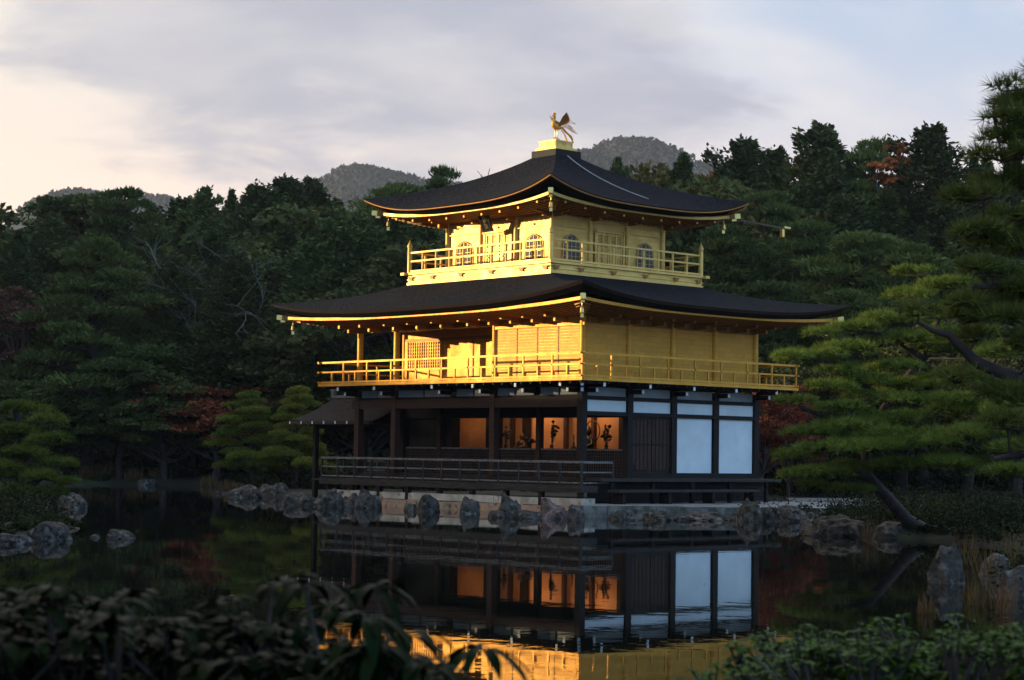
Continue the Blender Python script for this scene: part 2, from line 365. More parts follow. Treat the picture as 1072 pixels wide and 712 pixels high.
def gheight(u, w):
    u = np.asarray(u, float); w = np.asarray(w, float)
    d = np.maximum(sdist(u, w, POND), -1e9); e = sdist(u, w, ISLET)
    land = np.maximum(d, -e)
    h = np.where(land > 0, 0.27*(1-np.exp(-land/0.7))+0.02, -0.9*(1-np.exp(land/0.8))-0.02)
    on = sm(land, 0.6, 4.0)
    cov = sm(np.hypot(u-2, w-70), 18, 30)                   # level ground round the pavilion
    h = h+on*cov*(vnoise(u, w, 5, 3)*0.5+0.15+vnoise(u, w, 1.7, 5)*0.2)*sm(w, 20, 40)
    h = h+on*(8.5*sm(w, 103, 185)+4.0*sm(w, 84, 130)*sm(u, 8, 30))
    # unseen western hill added to block the sun, notched to light the pavilion
    sad = 1-sm(np.abs(w-74.0), 21, 31)
    crest = 60+vnoise(u*0, w, 14, 11)*4
    sun_blocker = (crest*(1-sad)+(SUN_NOTCH+vnoise(u*0, w, 3, 17)*0.9)*sad)
    prof = sm(u, -175, -104)*(1-sm(u, -96, -54))
    h = h+on*sun_blocker*prof*sm(w, -40, 0)*(1-sm(w, 190, 300))
    return h
SUN_NOTCH = 14.0
def axis(a, b, st, lo, hi, g=1.25):
    c = list(np.arange(a, b+1e-6, st)); s = st
    while c[-1] < hi: s *= g; c.append(c[-1]+s)
    s = st
    while c[0] > lo: s *= g; c.insert(0, c[0]-s)
    return np.array(c)
MT['ground'] = mat('mossy earth', (0.010, 0.011, 0.005), 0.95, 0, (0.024, 0.018, 0.010), 0.5, detail=10, bump=0.6, bscale=4, col3=(0.030, 0.040, 0.014), scale3=0.35, bdist=0.08)
ua = axis(-60, 40, 0.6, -1900, 1900); ua = np.unique(np.concatenate([ua, np.arange(-180, -58, 4.0)])); wa = axis(0, 130, 0.6, -500, 1900)
U, Wg = np.meshgrid(ua, wa); Hh = gheight(U.ravel(), Wg.ravel())
q = CAM[:2]+U.ravel()[:, None]*RH[:2]+Wg.ravel()[:, None]*FH[:2]
V = np.column_stack([q, Hh]); nu, nw = len(ua), len(wa)
ii, jj = np.meshgrid(np.arange(nu-1), np.arange(nw-1)); a0 = (jj*nu+ii).ravel()
F = np.column_stack([a0, a0+1, a0+1+nu, a0+nu])
g = link('ground', fast_mesh('ground', V, F.ravel(), np.arange(0, F.size, 4), MT['ground'], True)); props(g, 'mossy earth banks round the pond', kind='structure')
# water: one sheet a little larger than the pond
def water_mat():
    m = bpy.data.materials.new('pond water'); m.use_nodes = True; N = m.node_tree.nodes; L = m.node_tree.links; b = N['Principled BSDF']
    b.inputs['Base Color'].default_value = (0.006, 0.007, 0.005, 1); b.inputs['Roughness'].default_value = 0.012; b.inputs['IOR'].default_value = 1.33
    tc = N.new('ShaderNodeTexCoord'); hs = []
    for sc, st, s in ((0.5, (1, 1, 1), 0.0022), (2.6, (1, 1, 1), 0.0007)):
        mp = N.new('ShaderNodeMapping'); mp.inputs['Scale'].default_value = st; mp.inputs['Rotation'].default_value = (0, 0, YAW); L.new(tc.outputs['Object'], mp.inputs[0])
        t = N.new('ShaderNodeTexNoise'); t.inputs['Scale'].default_value = sc; t.inputs['Detail'].default_value = 3; L.new(mp.outputs[0], t.inputs[0])
        x = N.new('ShaderNodeMath'); x.operation = 'MULTIPLY'; L.new(t.outputs[0], x.inputs[0]); x.inputs[1].default_value = s; hs.append(x.outputs[0])
    ad = N.new('ShaderNodeMath'); ad.operation = 'ADD'; L.new(hs[0], ad.inputs[0]); L.new(hs[1], ad.inputs[1])
    bp = N.new('ShaderNodeBump'); bp.inputs['Strength'].default_value = 1.0; bp.inputs['Distance'].default_value = 1.0
    L.new(ad.outputs[0], bp.inputs['Height']); L.new(bp.outputs[0], b.inputs['Normal'])
    return m
mb = MB(); cs = [UW(-48, 6), UW(18, 6), UW(18, 108), UW(-48, 108)]
mb.add(cs, [(0, 1, 2, 3)]); o = mb.build('pond_water', water_mat()); props(o, 'still dark pond mirroring the pavilion', kind='structure')

# distant wooded hills
MT['hill'] = mat('wooded hill', (0.018, 0.022, 0.014), 0.95, 0, (0.040, 0.028, 0.022), 0.03, detail=12, bump=0.0, lo=0.42, hi=0.60)
def hills():
    us = np.arange(-720, 560, 3.0); ws = np.arange(1200, 1800, 6.0)
    U, Wq = np.meshgrid(us, ws); rs = np.random.RandomState(4)
    def px(p, D=1500): return (p-IW/2)/FPX*D
    def hz(py, p, D=1500): return 1.9+((475.2+(p-536)*0.0144)-py)/FPX*D
    def dome(p, py, wl, wr, D=1500, wd=260, pw=2.0):
        c = px(p, D); s = np.where(U < c, wl, wr)
        return hz(py, p, D)*np.exp(-np.abs((U-c)/(s*2.3))**pw-((Wq-D)/wd)**2)
    H = np.maximum.reduce([dome(385, 172, 62, 95), dome(455, 187, 60, 120, 1620), dome(652, 141, 58, 78), dome(735, 163, 40, 70, 1560), dome(600, 152, 40, 60, 1480),
                           dome(88, 198, 60, 40), dome(165, 207, 60, 70, 1560), dome(300, 235, 260, 260, 1400), dome(900, 200, 220, 260, 1600), dome(-60, 215, 80, 60)])
    H = H+vnoise(U, Wq, 70, 2)*8+vnoise(U, Wq, 25, 6)*2-3.5
    q = CAM[:2]+U.ravel()[:, None]*RH[:2]+Wq.ravel()[:, None]*FH[:2]
    V = np.column_stack([q, H.ravel()]); nu, nw = len(us), len(ws)
    ii, jj = np.meshgrid(np.arange(nu-1), np.arange(nw-1)); a0 = (jj*nu+ii).ravel()
    F = np.column_stack([a0, a0+1, a0+1+nu, a0+nu])
    o = link('hills', fast_mesh('hills', V, F.ravel(), np.arange(0, F.size, 4), MT['hill'], False)); props(o, 'hazy wooded hills far behind the pavilion', kind='structure')
hills()
def hill_wood():
    rs = np.random.RandomState(8); V0 = bpy.data.objects['hills'].data; n0 = len(V0.vertices); co = np.empty(n0*3, np.float32); V0.vertices.foreach_get('co', co); co = co.reshape(-1, 3)
    d = co-CAM; zc = d@FWD; py = IH/2-FPX*(d@UPV)/zc; px = IW/2+FPX*(d@RGT)/zc
    ok = np.where((py < 222) & (px > -30) & (px < 1100) & (zc < 1640))[0]; pick = rs.choice(ok, min(len(ok), 22000), replace=False); c = co[pick]+rs.normal(size=(len(pick), 3))*np.array((2, 2, 0))
    m = 16; h = rs.uniform(1.4, 3.0, len(pick)); n = len(pick)*m; dd = rs.normal(size=(n, 3)); dd /= np.linalg.norm(dd, axis=1, keepdims=True); dd[:, 2] = np.abs(dd[:, 2])
    H = np.repeat(h, m)[:, None]; C = np.repeat(c, m, 0)+dd*H*np.array((.62, .62, 1.25))*(.6+.4*rs.rand(n))[:, None]; D_ = dd+rs.normal(size=(n, 3))*.6; D_ /= np.linalg.norm(D_, axis=1, keepdims=True)
    S = np.cross(D_, rs.normal(size=(n, 3))); S /= np.linalg.norm(S, axis=1, keepdims=True); L_ = H*.42; W_ = H*.30
    V = np.stack([C-D_*L_, C+S*W_, C+D_*L_, C-S*W_], 1).reshape(-1, 3); t = np.repeat(np.clip(np.repeat(rs.rand(len(pick))**1.6, m)*.8+.2*rs.rand(n), 0, 1), 4)
    leafmat('hill_trees', (0.010, 0.016, 0.013), (0.046, 0.031, 0.026), rnd=0)
    o = link('hill_wood', fast_mesh('hill_wood', V, np.arange(4*n), np.arange(0, 4*n, 4), MT['hill_trees'], False, t)); props(o, 'far autumn woods covering the hazy hills', kind='stuff')
hill_wood()
# the air between: one closed box of thin haze
def haze(dens):
    m = bpy.data.materials.new('haze'); m.use_nodes = True; N = m.node_tree.nodes; L = m.node_tree.links
    N.remove(N['Principled BSDF']); v = N.new('ShaderNodeVolumePrincipled'); v.inputs['Density'].default_value = dens
    v.inputs['Color'].default_value = (0.80, 0.88, 1.0, 1); v.inputs['Anisotropy'].default_value = 0.2
    L.new(v.outputs[0], N['Material Output'].inputs['Volume'])
    mb = MB(); lo, hi = -2.2, 270
    cs = [UW(-2600, -760), UW(2600, -760), UW(2600, 2500), UW(-2600, 2500)]
    vs = [(*c[:2], lo) for c in cs]+[(*c[:2], hi) for c in cs]
    mb.add(vs, [(3, 2, 1, 0), (4, 5, 6, 7), (0, 1, 5, 4), (1, 2, 6, 5), (2, 3, 7, 6), (3, 0, 4, 7)])
    props(mb.build('haze', m), 'thin evening haze', kind='stuff')
haze(0.00012)

# ------------------------------------------------------------------ the pavilion
A, B = 11.66, 8.48; CX, CY = -A/2, B/2
BX = [0, -2.12, -4.24, -6.36, -9.54, -11.66]; BY = [0, 2.12, 4.24, 6.36, 8.48]
pav = empty('golden_pavilion', (CX, CY, 0.3), 'three storey temple pavilion, upper two floors gold, bark roofed, at the pond edge', 'temple pavilion')
def part(mb, name, m, parent=pav, **k): return props(mb.build(name, MT[m] if isinstance(m, str) else m, parent), **k)
Z0, ZV, ZB = 0.36, 1.17, 4.27          # terrace, veranda floor, underside of the second floor balcony
# --- first storey
mb = MB(); mb.box(-13.0, 0.72, -0.71, 0.0, 0.86, 0.93); part(mb, 'deck', 'deck_wood')
mb = MB(); mb.box(-13.0, 0.72, -0.735, -0.712, 0.72, 0.945); mb.box(0.722, 0.745, -0.735, 0.0, 0.72, 0.945); mb.box(-13.02, -13.002, -0.735, 2.6, 0.72, 0.945); part(mb, 'deck_fascia', 'deck_wood')
mb = MB(); mb.box(-A-0.25, 0.95, 0.0, B+0.35, 1.07, ZV); mb.box(-13.0, -A-0.252, 0.002, 2.6, 0.86, 0.93); part(mb, 'veranda_floor', 'deck_wood')
mb = MB(); mb.box(-A-0.25, 0.2, 0.012, 0.06, 0.93, 1.068); mb.box(0.2, 0.25, 0.07, B+0.2, 0.4, 1.066); part(mb, 'veranda_skirt', 'dark_wood')
for x in (-12.6, -11.2, -9.6, -8.0, -6.3, -4.6, -2.9, -1.2, 0.6):
    mb = MB(); mb.box(x-.08, x+.08, -0.70, -0.54, 0.2, 0.86); part(mb, 'deck_stilt', 'dark_wood')
for y in (0.6, 2.5, 4.4, 6.3, 8.2):
    mb = MB(); mb.box(0.72, 0.84, y-.06, y+.06, 0.36, 1.07); part(mb, 'veranda_stilt', 'dark_wood')
# lower bench along the east veranda
mb = MB(); mb.box(1.0, 1.55, 0.2, 7.0, 0.74, 0.82)
bench = part(mb, 'step', 'deck_wood')
for y in (0.45, 2.6, 4.7, 6.8):
    mb = MB(); mb.box(1.05, 1.5, y-.06, y+.06, 0.36, 0.74); part(mb, 'step_leg', 'dark_wood', bench)
def post(x, y, z0, z1, r, m, name='post', sides=12, parent=pav):
    mb = MB(); mb.tube([(x, y, z0), (x, y, (z0+z1)/2), (x, y, z1)], r, sides); return part(mb, name, m, parent)
def sqpost(x, y, z0, z1, w, m, name='post', parent=pav):
    mb = MB(); mb.box(x-w/2, x+w/2, y-w/2, y+w/2, z0, z1); return part(mb, name, m, parent)
for x in (0, -4.24, -9.54, -11.66): sqpost(x, 0, ZV, 4.1, 0.24, 'red_wood' if x else 'dark_wood')
for y in (2.12, 4.24, 6.36, 8.48): sqpost(0, y, ZV, 4.1, 0.25, 'dark_wood'); sqpost(-A, y, ZV, 4.1, 0.22, 'dark_wood')
for x in BX[1:5]: sqpost(x, 2.12, ZV, 3.9, 0.20, 'red_wood'); sqpost(x, B, ZV, 4.1, 0.22, 'dark_wood')
for x in (-2.6, -7.55, -9.55): sqpost(x, 4.55, ZV, 3.9, 0.22, 'dark_wood', 'inner_post')
for x in (-5.6, -8.45, -4.2): sqpost(x, 4.7, ZV, 3.5, 0.14, 'red_wood', 'inner_post')
# beams and ceilings
mb = MB(); mb.box(-A-.3, -0.135, -0.10, 0.10, 3.47, 3.79); part(mb, 'beam', 'red_wood')
mb = MB(); mb.box(-A-.1, -0.14, 0.02, 0.08, 3.795, 3.86); mb.box(-0.03, 0.10, 0.13, B+.1, 3.71, 3.83); part(mb, 'tie_beam', 'dark_wood')
mb = MB(); mb.box(-0.09, 0.11, 0.13, B+.1, 3.20, 3.335); part(mb, 'lintel', 'dark_wood')
mb = MB(); mb.box(-A+.1, -0.12, 2.06, 2.17, 3.17, 3.32); part(mb, 'lintel', 'dark_wood')
mb = MB(); mb.box(-A+.1, -0.12, 2.09, 2.15, 3.322, 3.8); part(mb, 'transom_board', 'dark_wood')
mb = MB(); mb.box(-A, -0.05, 0.1, B-.05, 3.86, 3.9); part(mb, 'ceiling', 'dark_wood')
mb = MB(); mb.box(-0.1, 0.12, 2.25, B+.1, ZV, 1.345); part(mb, 'sill', 'dark_wood')
# frieze boards between the cantilevers
for i in range(5):
    x0, x1 = BX[i+1]+.13, BX[i]-.13; n = 2
    for k in range(n):
        mb = MB(); a = x0+(x1-x0)*k/n+.04; b = x0+(x1-x0)*(k+1)/n-.04; mb.box(a, b, -0.02, 0.015, 3.87, 4.12); part(mb, 'frieze_board', 'frieze')
for i in range(4):
    mb = MB(); mb.box(-0.015, 0.02, BY[i]+.14, BY[i+1]-.14, 3.84, 4.12); part(mb, 'frieze_board', 'frieze')
for i in range(4):
    mb = MB(); mb.box(-0.02, 0.04, BY[i]+.14, BY[i+1]-.14, 3.338, 3.708); part(mb, 'transom_panel', 'white')
for i in (2, 3):
    mb = MB(); mb.box(-0.02, 0.03, BY[i]+.16, BY[i+1]-.16, 1.35, 3.198); part(mb, 'wall_panel', 'white', label='white sliding panel of the first storey')
# double plank door in the second bay
for s in (0, 1):
    y0 = 2.30+s*0.93; mb = MB(); mb.box(-0.03, 0.035, y0+.01, y0+.90, 1.35, 3.19)
    dr = part(mb, 'door', 'red_wood', label='dark plank door leaf')
    mb = MB()
    for k in range(1, 5): mb.box(0.036, 0.046, y0+.9*k/5-.012, y0+.9*k/5+.012, 1.40, 3.16)
    for zc in (1.40, 2.26, 3.10): mb.box(0.047, 0.06, y0+.03, y0+.88, zc, zc+.06)
    part(mb, 'batten', 'dark_wood', dr)
    for zc, sg in ((3.16, -1), (1.38, 1)):
        for e in (0.04, 0.62):
            mb = MB(); pts = [(0.066, y0+e+.24*(t if e < .3 else 1-t), zc+sg*.30*(1-t)**2) for t in np.linspace(0, 1, 7)]
            mb.tube(pts, 0.012, 5); part(mb, 'door_fitting', 'bronze', dr)
mb = MB(); mb.box(-0.05, 0.07, 4.09, 4.118, 1.35, 3.19); mb.box(-0.05, 0.07, 2.25, 2.298, 1.35, 3.19); part(mb, 'door_frame', 'dark_wood')
# half-height lattice of the recessed wall, with dark boards behind
LX = [-0.02, -2.12, -4.24, -6.36, -9.54, -11.56]
for i in range(5):
    x0, x1 = LX[i+1]+.11, LX[i]-.11
    mb = MB(); mb.box(x0, x1, 2.12, 2.14, ZV, 2.06); pn = part(mb, 'lattice_panel', 'dark_wood')
    mb = MB(); n = int((x1-x0)/.105)
    for k in range(n+1): xx = x0+(x1-x0)*k/n; mb.box(xx-.011, xx+.011, 2.083, 2.10, ZV+.03, 2.06)
    for k in range(9): zz = ZV+.06+k*.105; mb.box(x0, x1, 2.1005, 2.117, zz-.011, zz+.011)
    MT['lattice_wood'] = MT.get('lattice_wood') or mat('lattice timber', (.10, .056, .042), .6, 0, (.07, .04, .03), 4, spec=.2); part(mb, 'lattice', 'lattice_wood', pn)
    mb = MB(); mb.box(x0, x1, 2.07, 2.16, 2.062, 2.12); part(mb, 'lattice_rail', 'grey_wood', pn)
mb = MB(); mb.box(LX[5]+.1, LX[4]-.1, 2.2, 2.24, 2.1, 3.2); mb.box(-9.44, -8.95, 2.2, 2.24, 2.1, 3.2); part(mb, 'shutter', 'dark_wood')
# room behind
mb = MB(); mb.box(-A+.1, -0.05, 4.8, 4.86, ZV, 3.86); part(mb, 'back_wall', 'orange')
mb = MB(); mb.box(-A-.02, -A+.04, 2.2, B, ZV, 3.86); mb.box(-A+.05, -0.05, B-.06, B, ZV, 3.86); mb.box(-.06, -.032, 2.2, B-.07, ZV, 3.84); part(mb, 'wall', 'dark_wood')
mb = MB(); mb.box(-A+.1, -0.06, 2.7, 2.75, 3.25, 3.86); part(mb, 'hanging_wall', 'dark_wood')
# first storey rail
def rail_set(name, pts, zs, rz, z0, mrail, mpost, n, half=False, ext=0.0, pw=0.07, skip_end=False):
    """rails along a polyline of corners; balusters spaced n[i] per leg"""
    mb = MB()
    for i in range(len(pts)-1):
        a = np.array(pts[i], float); b = np.array(pts[i+1], float); d = (b-a)/np.linalg.norm(b-a)
        for j, z in enumerate(zs):
            e = ext if j else ext*0.8; off = 0.004*(i % 2)
            mb.bar((*(a-d*e), z+off), (*(b+d*e), z+off), rz[j], rz[j])
    root = part(mb, name, mrail)
    for i in range(len(pts)-1):
        a = np.array(pts[i], float); b = np.array(pts[i+1], float)
        for k in range(n[i]+1):
            if k == n[i] and (i < len(pts)-2): continue
            p = a+(b-a)*k/n[i]; top = zs[-1] if (not half or k % 2 == 0) else zs[1]
            mb = MB(); mb.box(p[0]-pw/2, p[0]+pw/2, p[1]-pw/2, p[1]+pw/2, z0, top-rz[-1]*0.45); part(mb, 'baluster', mpost, root)
    return root
rail_set('deck_railing', [(-12.97, 2.4), (-12.97, -0.66), (0.68, -0.66), (0.68, 0.72)], [1.02, 1.36, 1.68], [0.05, 0.05, 0.075], 0.93, 'grey_wood', 'deck_wood', [3, 14, 1], pw=0.075)
# cantilevers with white-painted ends
def cantilever(p, d):
    p = np.array(p, float); d = np.array(d, float)
    mb = MB(); mb.bar((*(p+d*.12), 4.17), (*(p+d*.99), 4.17), .13, .16); br = part(mb, 'bracket', 'dark_wood')
    mb = MB(); mb.bar((*(p+d*.12), 4.00), (*(p+d*.66), 4.00), .12, .15); part(mb, 'bracket_arm', 'dark_wood', br)
    for e, z in ((.99, 4.17), (.66, 4.0)):
        mb = MB(); mb.bar((*(p+d*e), z), (*(p+d*(e+.025)), z), .09, .12); part(mb, 'bracket_cap', 'white_tip', br)
for x in BX: cantilever((x, 0), (0, -1))
for y in BY: cantilever((0, y), (1, 0))
cantilever((0.05, -0.05), (0.85, -0.85))
# --- second storey
d2 = 1.08
mb = MB(); mb.box(-A-d2+.02, d2-.02, -d2+.02, B+d2-.02, ZB, 4.352); part(mb, 'balcony_floor', 'dark_wood')
mb = MB()
for (x0, x1, y0, y1) in ((-A-d2, d2, -d2-.01, -d2+.05), (d2-.05, d2+.01, -d2+.051, B+d2-.051), (-A-d2, d2, B+d2-.05, B+d2), (-A-d2-.01, -A-d2+.05, -d2+.051, B+d2-.051)): mb.box(x0, x1, y0, y1, 4.275, 4.37)
part(mb, 'balcony_edge', 'gold')
mb = MB()
for k in range(30): mb.box(-A-d2+.3+k*.46, -A-d2+.36+k*.46, -d2+.06, -0.02, 4.19, 4.268)
for k in range(23): mb.box(0.02, d2-.06, -d2+.3+k*.46, -d2+.36+k*.46, 4.19, 4.268)
part(mb, 'balcony_joist', 'dark_wood')
dr2 = d2-.06
rail_set('balcony_railing', [(-A-dr2, -dr2), (dr2, -dr2), (dr2, B+dr2), (-A-dr2, B+dr2), (-A-dr2, -dr2)], [4.42, 4.79, 5.14], [.06, .055, .065], 4.37, 'gold', 'gold', [20, 16, 10, 8], half=True, ext=.13, pw=.055)
ZT2 = 6.42
for x in BX: post(x, 0, 4.36, ZT2, .115, 'gold') if x in (0, -4.24, -9.54, -11.66) else None
for y in BY[1:]: post(0, y, 4.36, ZT2, .115, 'gold'); post(-A, y, 4.36, ZT2, .11, 'gold')
mb = MB(); mb.box(-0.06, 0.0, 0.1, B-.1, 4.356, 6.45); part(mb, 'wall', 'gold_board', label='gold boarded east wall of the second storey')
mb = MB(); mb.box(-4.14, -0.1, 0.0, 0.05, 4.356, 6.45); wl = part(mb, 'wall', 'gold_board', label='gold shuttered wall of the second storey')
mb = MB(); mb.box(-4.18, -4.13, 0.052, 2.12, 4.356, 6.45); mb.box(-A+.1, -4.19, 2.12, 2.17, 4.356, 6.45); mb.box(-A, -A+.05, 2.2, B, 4.356, 6.45); mb.box(-A+.06, -0.07, B-.05, B, 4.356, 6.45); part(mb, 'wall', 'gold')
# shutters (two bays, two leaves each)
for i in range(4):
    x0 = -4.10+i*1.0; mb = MB(); mb.box(x0+.02, x0+.975, -0.035, -0.003, 4.42, 6.10); sh = part(mb, 'shutter', 'gold_board')
    mb = MB()
    for k in range(17): zz = 4.47+k*.098; mb.box(x0+.06, x0+.935, -0.0405, -0.036, zz, zz+.022)
    part(mb, 'shutter_slat', 'gold', sh)
    mb = MB()
    for k in range(16): zz = 4.5+k*.098; mb.box(x0-.012, x0+.016, -0.041, -0.0035, zz, zz+.05)
    part(mb, 'shutter_hinge', 'bronze', sh)
mb = MB(); mb.box(-4.3, 0.14, -0.09, -0.036, 6.11, 6.2); mb.box(-4.3, .1, -0.06, 0.0, 6.28, 6.42); part(mb, 'beam', 'gold')
mb = MB(); mb.box(-A-.15, -4.31, -0.08, 0.08, 6.24, 6.37); mb.box(-A+.1, -4.2, 2.04, 2.118, 6.02, 6.12); part(mb, 'beam', 'gold_soffit')
mb = MB(); mb.box(0.0, 0.07, .12, B+.1, 6.20, 6.42); part(mb, 'beam', 'gold_soffit')
mb = MB(); mb.box(-A+.05, -4.2, 0.09, 2.03, 6.38, 6.42); part(mb, 'veranda_ceiling', 'gold_soffit')
# recessed wall: lattice window and plain doors
for x in (-11.5, -9.5, -4.35): sqpost(x, 2.10, 4.36, 6.02, .13, 'gold', 'jamb')
mb = MB(); mb.box(-11.42, -9.58, 2.09, 2.118, 5.02, 6.0); lt = part(mb, 'lattice_window', 'bronze')
mb = MB()
for k in range(15): xx = -11.42+k*1.84/14; mb.box(xx-.021, xx+.021, 2.045, 2.068, 5.0, 6.0)
for k in range(9): zz = 5.02+k*.1225; mb.box(-11.42, -9.58, 2.069, 2.088, zz-.021, zz+.021)
part(mb, 'lattice', 'gold', lt)
mb = MB(); mb.box(-11.42, -9.58, 2.07, 2.118, 4.92, 4.999); mb.box(-11.42, -9.58, 2.09, 2.118, 4.40, 4.91); part(mb, 'panel', 'gold')
for i in range(3):
    x0 = -9.40+i*1.68; mb = MB(); mb.box(x0, x0+1.60, 2.085, 2.117, 4.40, 6.0); part(mb, 'sliding_door', 'gold')
    mb = MB(); mb.box(x0+1.602, x0+1.677, 2.06, 2.117, 4.38, 6.01); part(mb, 'jamb', 'bronze' if i == 1 else 'gold_soffit')
# bracket arms under the lower eaves
def eave_bracket(p, d, z, L, m, m2):
    p = np.array(p, float); d = np.array(d, float)
    mb = MB(); mb.bar((*p, z), (*(p+d*L), z), .1, .12); mb.bar((*p, z-.13), (*(p+d*L*.55), z-.13), .1, .12); bk = part(mb, 'eave_bracket', m)
    for e, zz in ((L, z), (L*.55, z-.13)):
        mb = MB(); mb.bar((*(p+d*(e+.001)), zz), (*(p+d*(e+.03)), zz), .085, .105); part(mb, 'bracket_cap', m2, bk)
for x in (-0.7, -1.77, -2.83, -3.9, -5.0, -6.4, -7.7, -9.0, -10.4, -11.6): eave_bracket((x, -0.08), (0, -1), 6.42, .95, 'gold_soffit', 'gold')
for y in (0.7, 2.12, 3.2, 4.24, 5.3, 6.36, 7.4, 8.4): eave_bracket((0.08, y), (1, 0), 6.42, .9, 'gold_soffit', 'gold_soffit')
# --- roofs
def roof(name, hx, hy, tx, ty, zm, rise, zt, fa, fb, thick, inset, exps=3.2, nt=44, nv=16, edge_m='thatch_edge', pw=3.2):
    def P3(side, t, v):
        # side 0 south, 1 east, 2 north, 3 west; t along eave -1..1, v 0 eave .. 1 top
        f = fa*v+fb*v*v+(1-fa-fb)*v**3
        z = zm+(zt-zm)*f+rise*abs(t)**pw*(1-v)**1.5
        if side in (0, 2):
            x = t*(hx+(tx-hx)*v); y = hy+(ty-hy)*v; x, y = (x, -y) if side == 0 else (-x, y)
        else:
            y = t*(hy+(ty-hy)*v); x = hx+(tx-hx)*v; x, y = (x, y) if side == 1 else (-x, -y)
        return (CX+x, CY+y, z)
    ts = np.concatenate([-np.linspace(1, 0, nt//2, endpoint=False)**0.8, np.linspace(0, 1, nt//2+1)**0.8])
    mb = MB()
    for s in range(4): mb.grid([[P3(s, t, v) for t in ts] for v in np.linspace(0, 1, nv)], True)
    r = part(mb, name, 'thatch')
    def low(s, t, ins, dz, drise=0.0):
        sc = [(hx-ins)/hx, (hy-ins)/hy]
        p = P3(s, t, 0); return (CX+(p[0]-CX)*sc[0], CY+(p[1]-CY)*sc[1], p[2]+dz-drise*abs(t)**pw)
    mb = MB(); mu = MB()
    for s in range(4):
        mb.grid([[low(s, t, inset*.35, -thick*.42, thick*.1) for t in ts], [P3(s, t, 0) for t in ts]], True)
        mu.grid([[low(s, t, inset, -thick, thick*.25) for t in ts], [low(s, t, inset*.35, -thick*.42, thick*.1) for t in ts]], True)
        mu.grid([[low(s, t, inset+.5, -thick+.06, thick*.3) for t in ts], [low(s, t, inset, -thick, thick*.25) for t in ts]], True)
    part(mb, 'shingle_edge', edge_m, r); part(mu, 'shingle_underside', 'thatch_under', r)
    return r, P3, low, ts
def eaves(r, low, ts, hx, hy, ins, z_in, dz, dr, wall_hx, wall_hy, m_edge, m_soff, m_raft, fh=.10, sp=.27):
    mb = MB(); ms = MB(); mr = MB()
    for s in range(4):
        a = [low(s, t, ins, dz, dr) for t in ts]; b = [low(s, t, ins, dz-fh, dr) for t in ts]
        c = [low(s, t, ins+.10, dz-fh, dr) for t in ts]; a2 = [low(s, t, ins+.10, dz, dr) for t in ts]
        mb.grid([b, a], True); mb.grid([c, b], True); mb.grid([a, a2], True)
        def inner(t):
            w = (wall_hx, wall_hy) if s in (0, 2) else (wall_hy, wall_hx)
            x, y = t*w[0], w[1]
            q = {0: (x, -y), 1: (y, x), 2: (-x, y), 3: (-y, -x)}[s]; return (CX+q[0], CY+q[1], z_in)
        outer = [low(s, t, ins+.10, dz-fh*.35, dr) for t in ts]
        ms.grid([[tuple(np.array(inner(t))*(1-k)+np.array(o)*k) for t, o in zip(ts, outer)] for k in (0, .5, 1)], True)
        half = hx if s in (0, 2) else hy; wh = wall_hx if s in (0, 2) else wall_hy
        n = int(2*half/sp)
        for k in range(1, n):
            t = -1+2*k/n; o = np.array(low(s, t, ins+.02, dz-fh*.62, dr)); along = t*half
            if s in (0, 2): sgn = -1 if s == 0 else 1; e = np.array((o[0], CY+sgn*max(wall_hy, 0), 0))
            else: sgn = 1 if s == 1 else -1; e = np.array((CX+sgn*wall_hx, o[1], 0))
            f = 1.0
            lim = abs((o[0]-CX) if s in (0, 2) else (o[1]-CY))
            if lim > wh: f = 1-(lim-wh)/(half-wh)           # stop at the hip
            e[2] = z_in; e = o+(e-o)*max(f, .08); e[2] = o[2]+(z_in-o[2])*max(f, .08)-.03
            mr.bar(o, e, .085, .10)
    part(mb, 'eave_board', m_edge, r); part(ms, 'soffit', m_soff, r); part(mr, 'rafter', m_raft, r)
LHX, LHY = A/2+2.4, B/2+2.4
r1, P1, low1, ts1 = roof('lower_roof', LHX, LHY, 3.62, 3.62, 6.80, .50, 8.02, .74, .14, .21, .38)
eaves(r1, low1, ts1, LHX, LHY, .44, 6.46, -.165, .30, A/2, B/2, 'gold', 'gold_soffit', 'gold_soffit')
KU = 4.93
r2, P2, low2, ts2 = roof('upper_roof', KU, KU, .60, .60, 10.46, .62, 12.62, .70, .16, .19, .36)
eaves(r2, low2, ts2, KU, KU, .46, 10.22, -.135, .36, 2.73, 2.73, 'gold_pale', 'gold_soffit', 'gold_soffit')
# gold edge moulding along the upper bark edge
mb = MB()
for s in range(4):
    mb.tube([low2(s, t, .02, -.065) for t in ts2], .028, 6)
part(mb, 'edge_moulding', 'gold_soffit', r2)
